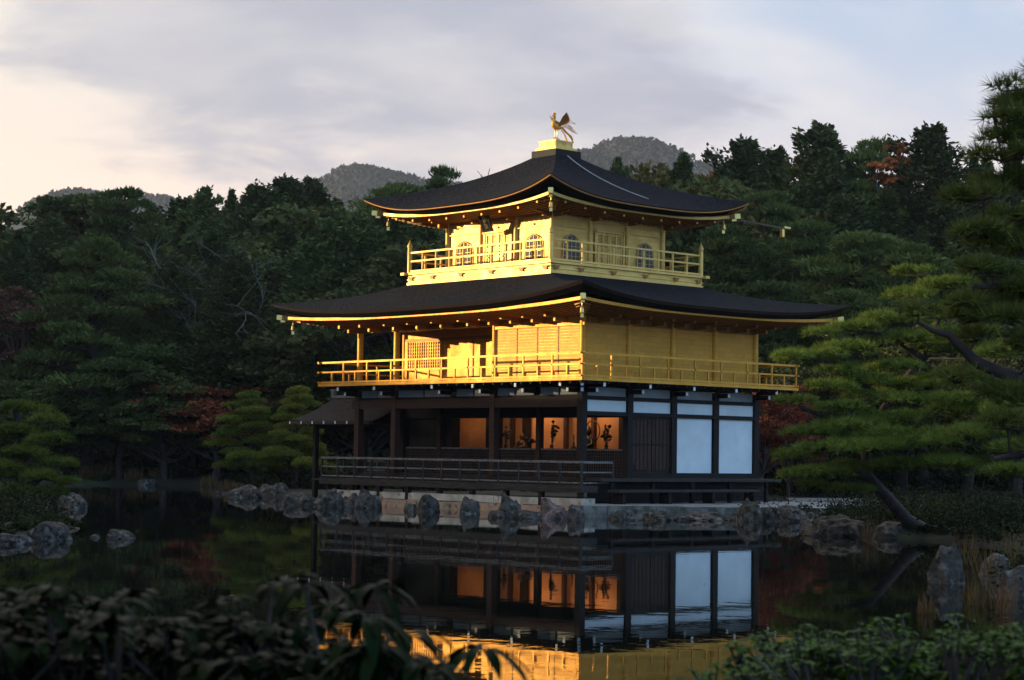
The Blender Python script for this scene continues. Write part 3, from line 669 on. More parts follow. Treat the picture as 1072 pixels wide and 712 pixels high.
# hip rafters with bright tips and the wind bells under them
def corner_fit(low, ins, dz, dr, hxw, r):
    for s in range(4):
        p = np.array(low(s, 1, ins, dz, dr)); q = np.array((CX+(p[0]-CX)*hxw[0], CY+(p[1]-CY)*hxw[1], p[2]-.25)); d = (p-q)/np.linalg.norm(p-q)
        mb = MB(); mb.bar(q, p+d*.10, .15, .17); h = part(mb, 'hip_rafter', 'gold_soffit', r)
        mb = MB(); mb.bar(p+d*.101, p+d*.30, .165, .18); mb.bar(p+d*.0-np.array((0, 0, .13)), p+d*.16-np.array((0, 0, .13)), .11, .07); part(mb, 'rafter_tip', 'gold_fit', h)
        b = p-d*.30-np.array((0, 0, .20)); mb = MB()
        mb.tube([b+np.array((0, 0, .12)), b], .012, 5); mb.lathe(b-np.array((0, 0, .22)), [(.085, 0), (.072, .03), (.062, .12), (.045, .19), (.012, .22)], 10)
        mb.plate([(-.05, 0), (.05, 0), (.05, -.12), (-.05, -.12)], .008, b-np.array((0, 0, .25)), (.707, .707, 0), (0, 0, 1)); part(mb, 'wind_bell', 'gold_fit', h)
corner_fit(low1, .42, -.22, .30, (.75, .72), r1); corner_fit(low2, .44, -.19, .36, (.6, .6), r2)
# --- third storey
W3, B3 = 2.735, 3.79
mb = MB(); mb.box(CX-B3+.05, CX+B3-.05, CY-B3+.05, CY+B3-.05, 7.90, 8.36); part(mb, 'balcony_skirt', 'gold_pale')
mb = MB(); e = B3-.05
for z, o_, h_ in ((7.93, .035, .10), (8.115, .03, .035), (8.30, .09, .08)):
    for (x0, x1, y0, y1) in ((-e-o_, e+o_, -e-o_, -e-.001), (e+.001, e+o_, -e, e), (-e-o_, e+o_, e+.001, e+o_), (-e-o_, -e-.001, -e, e)): mb.box(CX+x0, CX+x1, CY+y0, CY+y1, z, z+h_)
for sx in (-1, 1):
    for sy in (-1, 1): mb.box(CX+sx*(B3+.05)-.10, CX+sx*(B3+.05)+.10, CY+sy*(B3+.052)-.10, CY+sy*(B3+.052)+.10, 8.292, 8.388)
part(mb, 'skirt_moulding', 'gold_pale')
for k, f in enumerate((-.93, -.62, -.21, .21, .62, .93)):
    for s in (0, 1):
        c = np.array((CX+f*B3, CY-B3-.0, 8.17)) if s == 0 else np.array((CX+B3+.0, CY+f*B3, 8.17)); ax = np.array((1, 0, 0)) if s == 0 else np.array((0, 1, 0))
        mb = MB(); pl = [(-.22, .06), (-.10, .075), (0, .055), (.10, .075), (.22, .06), (.12, .02), (.10, -.06), (0, -.10), (-.10, -.06), (-.12, .02)]
        mb.plate([(a*.85, b*.85) for a, b in pl], .02, c+(np.array((0, -.012, 0)) if s == 0 else np.array((.012, 0, 0))), ax, (0, 0, 1)); part(mb, 'skirt_fitting', 'gold_soffit')
b3 = B3-.08
tr = rail_set('top_railing', [(CX-b3, CY-b3), (CX+b3, CY-b3), (CX+b3, CY+b3), (CX-b3, CY+b3), (CX-b3, CY-b3)], [8.44, 8.80, 9.11], [.06, .055, .058], 8.36, 'gold_pale', 'gold_pale', [1, 1, 1, 1], pw=.02)
for s in range(4):
    a = np.array([(-1, -1), (1, -1), (1, 1), (-1, 1)][s]); b_ = np.array([(1, -1), (1, 1), (-1, 1), (-1, -1)][s])
    for k in range(1, 10):
        p = a+(b_-a)*k/10; x, y = CX+p[0]*b3, CY+p[1]*b3; mb = MB(); mb.tube([(x, y, 8.39), (x, y, 9.02), (x, y, 9.07)], [.045, .045, .052], 8); part(mb, 'baluster', 'gold_pale', tr)
    x, y = CX+a[0]*b3, CY+a[1]*b3
    mb = MB(); mb.lathe((x, y, 8.37), [(.085, 0), (.085, .88), (.075, .90), (.09, .93), (.10, .98), (.085, 1.04), (.05, 1.10), (.02, 1.17), (.004, 1.22)], 12); part(mb, 'newel_post', 'gold_pale', tr)
zt3 = 10.25
mb = MB(); w = W3-.02
mb.box(CX-w, CX+w, CY-w, CY-w+.05, 8.365, zt3); mb.box(CX+w-.05, CX+w, CY-w+.051, CY+w, 8.365, zt3); mb.box(CX-w, CX-w+.05, CY-w+.051, CY+w, 8.365, zt3); mb.box(CX-w+.051, CX+w-.051, CY+w-.05, CY+w, 8.365, zt3)
part(mb, 'wall', 'gold_pale', label='pale gold wall of the third storey')
for k in (-1, -1/3, 1/3, 1):
    post(CX+k*W3, CY-W3, 8.37, zt3, .095, 'gold_pale')
    if k > -1: post(CX+W3, CY+k*W3, 8.37, zt3, .095, 'gold_pale')
    if k < 1: post(CX-W3, CY-k*W3, 8.37, zt3, .095, 'gold_pale')
mb = MB()
for z, h_ in ((9.72, .035), (9.98, .10)):
    for (x0, x1, y0, y1) in ((-W3, W3, -W3-.035, -W3+.015), (W3-.015, W3+.035, -W3+.016, W3)): mb.box(CX+x0, CX+x1, CY+y0, CY+y1, z, z+h_)
part(mb, 'beam', 'gold_pale')
for k in (-1, -1/3, 1/3, 1):
    eave_bracket((CX+k*W3, CY-W3-.03), (0, -1), 10.20, .75, 'gold_soffit', 'gold'); eave_bracket((CX+W3+.03, CY+k*W3), (1, 0), 10.20, .75, 'gold_soffit', 'gold_soffit')
for k in np.linspace(-.95, .95, 9):
    mb = MB(); p = np.array(low2(0, k*.9, .60, -.37, .3)); mb.bar(p, p+np.array((0, -.05, 0)), .07, .07); part(mb, 'rafter_cap', 'gold', r2)
    mb = MB(); q_ = np.array(low2(1, k*.9, .60, -.37, .3)); mb.bar(q_, q_+np.array((.05, 0, 0)), .07, .07); part(mb, 'rafter_cap', 'gold', r2)
def bell(w, h, n=9):                    # the flame-headed window outline
    left = [(-w*.52, 0), (-w*.5, h*.25), (-w*.485, h*.55), (-w*.45, h*.72), (-w*.36, h*.85), (-w*.22, h*.93), (-w*.08, h*.97), (0, h)]
    return left+[(-a, b) for a, b in left[-2::-1]]
def face3(s):
    def fr(t, out=0.0): return (np.array((CX+t, CY-W3-out, 0)) if s == 0 else np.array((CX+W3+out, CY+t, 0)))
    ax = np.array((1., 0, 0)) if s == 0 else np.array((0, 1., 0)); up = (0, 0, 1)
    return fr, ax, up
for s in (0, 1):
    fr, ax, up = face3(s)
    for t in (-1.83, 1.83):
        o_ = fr(t, .0)+np.array((0, 0, 8.56)); mb = MB(); mb.plate(bell(.80, .90), .02, o_, ax, up); win = part(mb, 'window', 'pane', label='bell shaped paper window')
        out = np.array((0, -1., 0)) if s == 0 else np.array((1., 0, 0))
        mb = MB(); bl = bell(.84, .93); mb.tube([o_+out*.035+ax*a+np.array((0, 0, b)) for a, b in bl]+[o_+out*.035+ax*bl[0][0]], .022, 6); part(mb, 'window_frame', 'gold_pale', win)
        mb = MB()
        for a in (-.2, 0, .2): mb.bar(o_+out*.022+ax*a, o_+out*.022+ax*a+np.array((0, 0, .82 if a else .88)), .016, .018, ax)
        for b in (.17, .34, .51, .68): mb.bar(o_+out*.024-ax*(.38 if b < .6 else .33)+np.array((0, 0, b)), o_+out*.024+ax*(.38 if b < .6 else .33)+np.array((0, 0, b)), .014, .014)
        part(mb, 'window_bars', 'gold_pale', win)
    out = np.array((0, -1., 0)) if s == 0 else np.array((1., 0, 0))
    for t0 in (-.64, .01):
        c = fr(t0, .0); mb = MB()
        def bx(a0, a1, z0, z1, o0, o1, mb=None):
            p0 = c+ax*a0+out*o0; p1 = c+ax*a1+out*o1; mb.box(min(p0[0], p1[0]), max(p0[0], p1[0]), min(p0[1], p1[1]), max(p0[1], p1[1]), z0, z1)
        bx(0, .63, 8.42, 9.66, -.015, .012, mb); dr = part(mb, 'door', 'gold_pale' if s == 0 else 'gold_pale', label='gold panelled door leaf')
        mb = MB()
        for a in (0, .285, .57): bx(a, a+.06, 8.42, 9.66, .013, .045, mb)
        for z in (8.42, 8.80, 8.95, 9.03, 9.11, 9.60): bx(.061, .569, z, z+.04, .013, .040, mb)
        part(mb, 'door_moulding', 'gold_pale', dr)
        mb = MB()
        for k in range(9): bx(.08+.0, .27, 9.17+k*.047, 9.19+k*.047, .013, .026, mb); bx(.36, .55, 9.17+k*.047, 9.19+k*.047, .013, .026, mb)
        part(mb, 'door_slats', 'gold_soffit', dr)
    mb = MB(); c = fr(0)
    for a0, a1, z0, z1 in ((-.74, -.66, 8.38, 9.78), (.66, .74, 8.38, 9.78), (-.80, .80, 9.67, 9.715)):
        p0 = c+ax*a0+out*.012; p1 = c+ax*a1+out*.07; mb.box(min(p0[0], p1[0]), max(p0[0], p1[0]), min(p0[1], p1[1]), max(p0[1], p1[1]), z0, z1)
    part(mb, 'door_frame', 'gold_pale')
# name plaque, leaning out under the south eave
t_ = R(24); upv = np.array((0, -math.sin(t_), math.cos(t_))); o_ = np.array((CX+.05, CY-W3-.55, 9.70)); nrm = np.array((0, -math.cos(t_), -math.sin(t_)))
mb = MB(); mb.plate([(-.20, 0), (.20, 0), (.20, .62), (-.20, .62)], .05, o_, (1, 0, 0), upv); plq = part(mb, 'plaque', 'black')
mb = MB()
for a0, b0, a1, b1 in ((-.24, -.03, -.195, .66), (.195, -.03, .24, .66)): mb.plate([(a0, b0), (a1, b0), (a1, b1), (a0, b1)], .08, o_, (1, 0, 0), upv)
for b0 in (-.05, .63): mb.plate([(-.26, b0), (.26, b0), (.26, b0+.05), (-.26, b0+.05)], .085, o_, (1, 0, 0), upv)
part(mb, 'plaque_frame', 'bronze', plq)
def letters(txt, size, o, ax, up, nrm, m, name, parent):
    cu = bpy.data.curves.new(name, 'FONT'); cu.body = txt; cu.size = size; cu.extrude = .004; cu.align_x = 'CENTER'; cu.space_line = .95
    ob = bpy.data.objects.new(name, cu); COL.objects.link(ob); dg = bpy.context.evaluated_depsgraph_get()
    me = bpy.data.meshes.new_from_object(ob.evaluated_get(dg)); bpy.data.objects.remove(ob)
    me.transform(Matrix((ax, up, nrm)).transposed().to_4x4()); me.materials.clear(); me.materials.append(MT[m])
    return link(name, me, parent, Vector(o)-world_loc(parent))
letters('究\n竟\n頂', .19, o_+upv*.43+nrm*.03, (1, 0, 0), upv, nrm, 'gold_fit', 'plaque_lettering', plq)
# roof top: box, gold dew basin
mb = MB(); h = .63
mb.box(CX-h, CX+h, CY-h, CY+h, 12.45, 12.84); part(mb, 'ridge_box', 'dark_wood', r2)
mb = MB(); mb.box(CX-.54, CX+.54, CY-.54, CY+.54, 12.842, 12.93); mb.box(CX-.48, CX+.48, CY-.48, CY+.48, 12.931, 12.96); mb.box(CX-.42, CX+.42, CY-.42, CY+.42, 12.961, 13.16); mb.box(CX-.45, CX+.45, CY-.45, CY+.45, 13.161, 13.20)
for sx, sy in ((1, 0), (0, -1), (-1, 0), (0, 1)):
    for k in (-.21, .21):
        cx_, cy_ = CX+sx*.43+abs(sy)*k, CY+sy*.43+abs(sx)*k; hx_, hy_ = (.012, .17) if sx else (.17, .012)
        for (a0, a1, z0, z1) in ((-1, 1, 12.97, 13.0), (-1, 1, 13.12, 13.15), (-1, -.85, 13.001, 13.119), (.85, 1, 13.001, 13.119)):
            if sx: mb.box(cx_-hx_, cx_+hx_, cy_+a0*hy_, cy_+a1*hy_, z0, z1)
            else: mb.box(cx_+a0*hx_, cx_+a1*hx_, cy_-hy_, cy_+hy_, z0, z1)
mb.lathe((CX, CY, 13.201), [(.17, 0), (.17, .04), (.12, .06), (.14, .09), (.09, .12)], 14)
part(mb, 'roof_basin', 'gold_pale', r2)
# lightning conductor down the east slope
mb = MB(); mb.tube([np.array(P2(1, -.05+.32*(1-v), v))+np.array((.01, 0, .025)) for v in np.linspace(1, .24, 14)], .019, 5); part(mb, 'lightning_cable', 'frieze', r2)
# long gutter arm at the rear upper corner, with its gold hanging spout
pc = np.array(low2(1, 1, .36, -.27, .36)); pe = pc+np.array((1.15, 1.45, -.30))
mb = MB(); mb.bar(pc, pe, .05, .06); ga = part(mb, 'gutter_arm', mat('aged copper', (.13, .08, .04), .6, .2), r2)
mb = MB(); mb.bar(pe+np.array((-.03, -.03, .05)), pe+np.array((.1, .13, .02)), .07, .07); mb.bar(pe+np.array((-.09, -.1, -.02)), pe+np.array((-.09, -.1, -.30)), .12, .12, (1, 0, 0)); part(mb, 'gutter_spout', 'gold_fit', ga)
# --- fishing porch on the west side
ax0, ax1, ay0, ay1 = -16.0, -11.75, 1.3, 3.7; ym = (ay0+ay1)/2; ze, zr = 3.02, 4.02
an = MB()
L = .70
E_ = [(ax0-L, ay0-L), (ax1+.0, ay0-L), (ax1+.0, ay1+L), (ax0-L, ay1+L)]
def prof(v): return ze+(zr-ze)*(.55*v+.45*v*v)
gx = ax0-.45
an.grid([[(E_[0][0]+(gx-E_[0][0])*v+(E_[1][0]-E_[0][0]-(gx-E_[0][0])*v)*u_, E_[0][1]+(ym-E_[0][1])*v, prof(v)+.10*(1-u_)**4*(1-v)) for u_ in np.linspace(0, 1, 10)] for v in np.linspace(0, 1, 8)])
an.grid([[(E_[0][0]+(gx-E_[0][0])*v+(E_[1][0]-E_[0][0]-(gx-E_[0][0])*v)*u_, E_[2][1]+(ym-E_[2][1])*v, prof(v)+.10*(1-u_)**4*(1-v)) for u_ in np.linspace(0, 1, 10)] for v in np.linspace(0, 1, 8)], flip=True)
an.grid([[(E_[0][0]+(gx-E_[0][0])*v, E_[3][1]+(ym-E_[3][1])*v+((E_[0][1]-E_[3][1])*(1-v))*u_, prof(v)+.10*abs(2*u_-1)**4*(1-v)) for u_ in np.linspace(0, 1, 10)] for v in np.linspace(0, 1, 8)])
MT['porch_thatch'] = mat('grey bark shingles', (0.020, 0.017, 0.016), 0.9, 0, (0.060, 0.051, 0.047), 8.0, stretch=(1, 1, 4), bump=0.8, bscale=24, spec=0.05)
pr_ = part(an, 'porch_roof', 'porch_thatch')
mb = MB()
for a, b in ((E_[0], E_[1]), (E_[0], E_[3]), (E_[3], E_[2])): mb.bar((*a, ze-.02), (*b, ze-.02), .12, .13)
part(mb, 'porch_eave', 'thatch_edge', pr_)
mb = MB(); mb.bar((gx-.1, ym, zr+.03), (ax1, ym, zr+.03), .16, .10); mb.box(gx-.14, gx+.02, ym-.07, ym+.07, zr+.0, zr+.30); mb.box(gx-.24, gx+.1, ym-.05, ym+.05, zr+.26, zr+.32); part(mb, 'porch_ridge', 'grey_wood', pr_)
for k in range(9):
    mb = MB(); x = E_[0][0]+.05+k*.72
    if x > ax1: continue
    mb.bar((x, E_[0][1]-.075, ze-.02), (x, E_[0][1]-.10, ze-.02), .06, .11); part(mb, 'rafter_cap', 'white_tip', pr_)
for (x, y) in ((ax0, ay0), (ax0, ay1), (-13.4, ay1), (-13.4, ay0)): sqpost(x, y, -.6, ze+.15, .17, 'dark_wood', 'porch_post', pr_)
mb = MB(); mb.box(ax0-.1, ax1-.2, ay0-.1, ay1+.1, .80, .87); part(mb, 'porch_floor', 'deck_wood', pr_)
mb = MB(); mb.box(ax0, ax1, ay0-.06, ay0+.06, 2.78, 2.92); mb.box(ax0, ax1, ay1-.06, ay1+.06, 2.78, 2.92); part(mb, 'porch_beam', 'dark_wood', pr_)
mb = MB()
for z in (1.2, 1.55): mb.bar((ax0, ay1, z), (ax1, ay1, z), .06, .07)
for k in range(7): mb.box(ax0+k*.8-.03, ax0+k*.8+.03, ay1-.03, ay1+.03, .87, 1.52)
part(mb, 'porch_rail', 'grey_wood', pr_)
# --- room light and the things seen inside
def inner_lamp(x, y, e, z=3.6):
    l = bpy.data.lights.new('interior lamp', 'AREA'); l.energy = e; l.size = .7; l.color = (1, .58, .26); o = bpy.data.objects.new('interior_lamp', l); COL.objects.link(o); o.location = (x, y, z); o.rotation_euler = (R(62), 0, 0)
inner_lamp(-3.9, 3.5, 8.5); inner_lamp(-6.8, 3.5, 8); inner_lamp(-10.5, 3.5, 2.6)
def vase(px, h, label, dens, seed):
    rs = random.Random(seed); D0 = None
    # stand on the inner floor dais just in front of the back wall
    d = FWD+RGT*(px-IW/2)/FPX; Yp = 3.4; s = (Yp-CAM[1])/d[1]; x = (CAM+d*s)[0]
    t = empty('flower_vase', (x, Yp, 1.17), label, 'vase', 'flower vases in the first storey room')
    mb = MB(); mb.lathe((x, Yp, 1.17), [(.17, 0), (.17, .72), (.20, .74), (.20, .78)], 14); props(mb.build('pedestal', MT['bronze'], t))
    mb = MB(); mb.lathe((x, Yp, 1.951), [(.09, 0), (.13, .05), (.14, .12), (.07, .2), (.06, .26), (.10, .30)], 12); mb.build('vase', MT['bronze'], t)
    mb = MB()
    for i in range(dens):
        a = rs.uniform(0, 6.28); b = np.array((x, Yp, 2.2)); tip = b+np.array((math.cos(a)*.26*rs.random(), math.sin(a)*.12, h*(.45+.55*rs.random())))
        mid = (b+tip)/2+np.array((rs.uniform(-.06, .06), 0, .03)); mb.tube([b, mid, tip], [.012, .010, .006], 5)
        for k in range(5):
            c = mid+(tip-mid)*rs.random()*1.05+np.array((rs.uniform(-.09, .09), rs.uniform(-.04, .04), rs.uniform(-.04, .05))); rr = rs.uniform(.025, .06)
            mb.lathe(c-np.array((0, 0, rr)), [(.005, 0), (rr, rr*.7), (rr, rr*1.3), (.005, rr*2)], 7)
    mb.build('branches', MT['bronze'], t)
vase(531, .75, 'bronze vase of tall branches between the two left orange panels', 8, 1)
vase(556, .35, 'low bronze vase of spreading flowers beside the dark inner pillar', 7, 2)
vase(579, .85, 'bronze vase with the tallest branches, left of the seated figure', 8, 3)
vase(636, .72, 'bronze vase of blossom branches nearest the plank doors', 8, 4)
def seated(px, label, s=1.0, halo=True, cat='statue'):
    d = FWD+RGT*(px-IW/2)/FPX; Yp = 4.0; k = (Yp-CAM[1])/d[1]; x = (CAM+d*k)[0]; z = 1.17
    t = empty('seated_statue', (x, Yp, z), label, cat)
    mb = MB(); mb.lathe((x, Yp, z), [(.55*s, 0), (.55*s, .1), (.42*s, .14), (.42*s, .62), (.5*s, .68), (.5*s, .80)], 18); mb.build('pedestal', MT['bronze'], t)
    mb = MB(); zb = z+.80
    mb.lathe((x, Yp, zb), [(.40*s, 0), (.43*s, .08*s), (.36*s, .19*s), (.25*s, .26*s), (.23*s, .40*s), (.26*s, .52*s), (.20*s, .60*s), (.085*s, .64*s), (.08*s, .68*s), (.12*s, .73*s), (.135*s, .82*s), (.12*s, .91*s), (.07*s, .97*s), (.05*s, 1.01*s), (.01, 1.04*s)], 18)
    mb.tube([(x-.24*s, Yp-.05, zb+.52*s), (x-.33*s, Yp-.10, zb+.32*s), (x-.12*s, Yp-.30, zb+.22*s), (x, Yp-.32, zb+.2*s)], [.08*s, .085*s, .07*s, .05*s], 8)
    mb.tube([(x+.24*s, Yp-.05, zb+.52*s), (x+.33*s, Yp-.10, zb+.32*s), (x+.12*s, Yp-.30, zb+.22*s), (x, Yp-.32, zb+.2*s)], [.08*s, .085*s, .07*s, .05*s], 8)
    mb.build('figure', MT['bronze'], t)
    if halo:
        mb = MB(); ring = [(x+.36*s*math.cos(a), Yp+.22, zb+.82*s+.40*s*math.sin(a)) for a in np.linspace(0, 6.283, 25)]; mb.tube(ring, .022, 6)
        mb.build('halo', MT['bronze'], t)
seated(617, 'dark seated statue with a ring halo behind the corner post', .95)
seated(548, 'dim seated figure between flower vases in the orange lit room', .7, False)
vs_ = empty('candle_stand', (*[(CAM+(FWD+RGT*(602-IW/2)/FPX)*((3.4-CAM[1])/(FWD+RGT*(602-IW/2)/FPX)[1]))[0]], 3.4, 1.17), 'pointed black candle stand just left of the corner post', 'candle stand')
mb = MB(); x = vs_.location.x; mb.lathe((x, 3.4, 1.17), [(.2, 0), (.2, .8), (.15, .84)], 12); mb.build('pedestal', MT['bronze'], vs_)
mb = MB(); mb.lathe((x, 3.4, 2.012), [(.13, 0), (.14, .06), (.09, .16), (.03, .24), (.05, .30), (.022, .34), (.022, .58), (.004, .62)], 10); mb.build('candle', MT['bronze'], vs_)
# --- phoenix
ph = empty('phoenix_statue', (CX, CY, 13.32), 'gilded phoenix with raised wings and fanned tail on top of the roof', 'statue')
def pp(a, z, b=0): return (CX+b*.88, CY-a*.88, 13.32+z*.90)          # a: towards the front (south), b: east
mb = MB()
mb.tube([pp(-.26, .50), pp(-.14, .47), pp(.02, .46), pp(.14, .52), pp(.19, .64), pp(.14, .75), pp(.10, .83), pp(.13, .90), pp(.19, .91)], [.03, .085, .115, .10, .06, .042, .045, .055, .025], 10)
mb.tube([pp(.19, .91), pp(.25, .90), pp(.29, .87)], [.03, .018, .003], 6)
for k in range(4): mb.plate([(0, 0), (.03, .05), (.015, .12+.02*k), (-.02, .05)], .012, pp(.06+.035*k, .93), (0, -1, 0), (0, .2-.12*k, 1))
mb.plate([(0, 0), (.035, -.05), (0, -.10), (-.03, -.05)], .015, pp(.17, .87), (0, -1, 0), (0, 0, 1))
mb.build('body', MT['gold'], ph)
for s in (-1, 1):
    mb = MB(); base = np.array(pp(-.02, .50, s*.08))
    for k in range(7):
        f = k/6; L_ = .62-.30*f; dirv = np.array((s*(.80+.10*f), .10+.42*f, 1.0-.50*f)); dirv /= np.linalg.norm(dirv)
        wv = np.cross(dirv, (s, -.5, .2)); wv /= np.linalg.norm(wv); o_ = base+np.array((s*.02, .05*k*.5, .01*k+.004*k))
        mb.plate([(-.03, 0), (-.055, L_*.55), (-.02, L_*.93), (0, L_), (.045, L_*.8), (.055, L_*.4), (.03, 0)], .014, o_+np.cross(dirv, wv)*.012*k, wv, dirv)
    mb.build('wing', MT['gold_soffit'], ph)
    mb = MB(); mb.tube([pp(.02, .42, s*.06), pp(.0, .25, s*.065), pp(.03, .05, s*.065)], [.045, .02, .018], 8)
    for a in (-.07, .10, .07): mb.tube([pp(.03, .05, s*.065), pp(.03+a, .012, s*(.065+(.04 if a == .07 else 0)))], [.016, .01], 5)
    mb.build('leg', MT['gold_fit'], ph)
mb = MB()
for k in range(11):
    el = R(50-9.5*k); yaw = (k % 3-1)*.16; L_ = .80-.03*abs(k-3); bk = np.array((yaw, 1.0, 0)); bk /= np.linalg.norm(bk)
    pts = [np.array(pp(-.20, .50))+bk*L_*t*math.cos(el)+np.array((0, 0, L_*t*math.sin(el)-.20*t*t+.03*math.sin(t*8+k))) for t in np.linspace(0, 1, 7)]
    for p0, p1, w0 in zip(pts[:-1], pts[1:], (.035, .04, .045, .045, .055, .05)): mb.bar(p0, p1+(p1-p0)*.08, .014, w0, (1, 0, 0))
mb.build('tail_feathers', MT['gold'], ph)

# ------------------------------------------------------------------ embankment and terrace
em = empty('stone_embankment', (-6, -0.5, 0.0), 'low stone embankment of pale plaster over tan blocks under the railed deck', 'embankment')
mb = MB(); rs = random.Random(5); x = -12.9
while x < 0.75:
    L_ = min(rs.uniform(.5, 1.1), .8-x); mb.box(x, x+L_-.015, -0.74+rs.uniform(-.02, .02), -0.2, -0.6, 0.27+rs.uniform(-.02, .02)); x += L_
mb.build('block_course', MT['tan_stone'], em)
mb = MB(); x = -12.6
while x < 0.75:
    L_ = min(rs.uniform(.9, 1.8), .8-x); mb.box(x, x+L_-.01, -0.70+rs.uniform(-.015, .015), -0.15, 0.285, 0.52+rs.uniform(-.015, .01)); x += L_
mb.build('plaster_course', MT['plaster_stone'], em)
tp = [(0.82, -0.9), (1.2, -1.62), (1.75, -1.62), (3.2, 0.15), (4.75, 2.15), (6.2, 4.2), (7.5, 6.5), (8.6, 9.5), (6.5, 11.5), (0.0, 11.0), (0.0, -0.1), (0.82, -0.1)]
te = empty('stone_terrace', (2.5, 3, 0), 'pale stone slab terrace along the white panelled side of the pavilion', 'terrace')
mb = MB(); mb.prism(tp, 0.02, 0.36); mb.build('paving', MT['terrace'], te)
mb = MB(); ed = [np.array(p) for p in tp[1:8]]
for a, b in zip(ed[:-1], ed[1:]):
    n = max(1, int(np.linalg.norm(b-a)/.75)); dd = (b-a)/n; nn = np.array((dd[1], -dd[0])); nn /= np.linalg.norm(nn)
    for k in range(n):
        p = a+dd*k+nn*rs.uniform(.0, .05); q_ = a+dd*(k+1)*1.0-dd*.03+nn*rs.uniform(.0, .05)
        mb.prism([tuple(p-nn*.3), tuple(p+nn*.05), tuple(q_+nn*.05), tuple(q_-nn*.3)], -.6, .355-rs.uniform(0, .03)+.012)
mb.build('kerb_stones', mat('grey kerb stone', (.24, .22, .19), .85, 0, (.07, .065, .055), 2.5, bump=.5, bscale=10, col3=(.04, .045, .025), scale3=3.0, lo3=.5, hi3=.68), te)
mb = MB(); pth = [UW(10.2, 71.5, .33), UW(14.6, 72, .33), UW(15.2, 78, .33), UW(10.8, 77, .33)]
mb.prism([tuple(p[:2]) for p in pth], .1, .36); o = mb.build('gravel_path', mat('pale gravel', (.22, .21, .20), .95, 0, (.15, .145, .14), 30, bump=.4)); props(o, 'pale gravel path behind the shore rocks', kind='structure')

# ------------------------------------------------------------------ rocks
def icosphere(n):
    import bmesh
    bm = bmesh.new(); bmesh.ops.create_icosphere(bm, subdivisions=n, radius=1); vs = np.array([v.co[:] for v in bm.verts]); fs = [tuple(v.index for v in f.verts) for f in bm.faces]; bm.free(); return vs, fs
ICO = {n: icosphere(n) for n in (3, 4)}
def rock_mesh(seed, sx, sy, sz, n=3, m='rock', rug=.28, flat=0.0):
    v, f = ICO[n]; rs = np.random.RandomState(seed); v = v/((np.abs(v)**5.0).sum(1, keepdims=True)**(1/5.0)); v[:, :2] *= (1.02-.16*np.clip(v[:, 2:], -1, 1))
    ca, sa = math.cos(seed*2.1), math.sin(seed*2.1); v[:, :2] = v[:, :2]@np.array(((ca, sa), (-sa, ca))); v[:, 2] += v[:, 0]*rs.uniform(-.25, .25)
    for k in range(13):                                     # cleave with a few planes, then roughen
        nrm = rs.normal(size=3); nrm[2] = abs(nrm[2])*.8; nrm /= np.linalg.norm(nrm); c = rs.uniform(.86, 1.25); d = v@nrm; v -= np.outer(np.maximum(d-c, 0)*.96, nrm)
    for fr, am in ((1.7, rug), (3.7, rug*.6), (8, rug*.4), (17, rug*.25)):
        w = rs.normal(size=(5, 3))*fr; ph_ = rs.rand(5)*6.28; s = np.sin(v@w.T+ph_).mean(1); v *= (1+am*s)[:, None]
    v[:, 2] += .0; v *= np.array((sx, sy, sz))
    mb = MB(); mb.add(v, f, False); return mb.mesh('rock', MT[m])
RID = [0]
def rock(px, py, wpx, hpx, label, m='rock', n=3, group='shore rocks', depth=1.0, z=0.0, sink=.30, rot=None):
    p = onz(px, py, z); D = (p-CAM)@FWD; k = D/FPX; RID[0] += 1; sd = RID[0]
    sx = wpx*k/2; top = hpx*k; sz = top*(.95+.1*sink); me = rock_mesh(sd, sx*1.1, sx*depth*1.1, sz, n, m)
    zs = np.array([v.co.z for v in me.vertices]); p = p+FH*sx*.6
    o = link('rock', me, None, (p[0], p[1], z+top-zs.max())); o.rotation_euler = (0, 0, YAW+(rot or 0)); return props(o, label, 'rock', group)
RO = [(311, 529, 36, 14, 'round dark boulder at the water just left of the deck corner'), (343, 531, 30, 20, 'blocky grey boulder under the left end of the deck'), (386, 532, 22, 21, 'narrow grey boulder carrying the third deck stilt'),
      (447, 536, 20, 19, 'dark upright boulder beneath the middle of the deck, left of the paired boulder'), (491, 538, 20, 19, 'grey upright boulder beneath the deck under the brown middle pillar'), (534, 541, 22, 25, 'largest dark standing boulder under the deck rail'),
      (552, 543, 20, 9, 'small rounded black stone touching the water beside the largest deck boulder'), (603, 545, 16, 17, 'pale angular stone at the foot of the deck corner post')]
for r_ in RO: rock(*r_, group='rocks under the deck', n=4, rot=r_[0]*1.7)
rock(581, 543, 34, 22, 'reddish leaning boulder near the deck corner', 'rock_red', 4, 'rocks under the deck')
rock(367, 531, 22, 15, 'low tan stone between two boulders under the left of the deck', 'rock_red', 4, 'rocks under the deck')
rock(520, 542, 14, 8, 'small low stone in the water left of the largest deck boulder', 'rock', 3, 'rocks under the deck')
rock(430, 535, 14, 8, 'little mossy stone at the water left of the dark upright boulder', 'rock', 3, 'rocks under the deck')
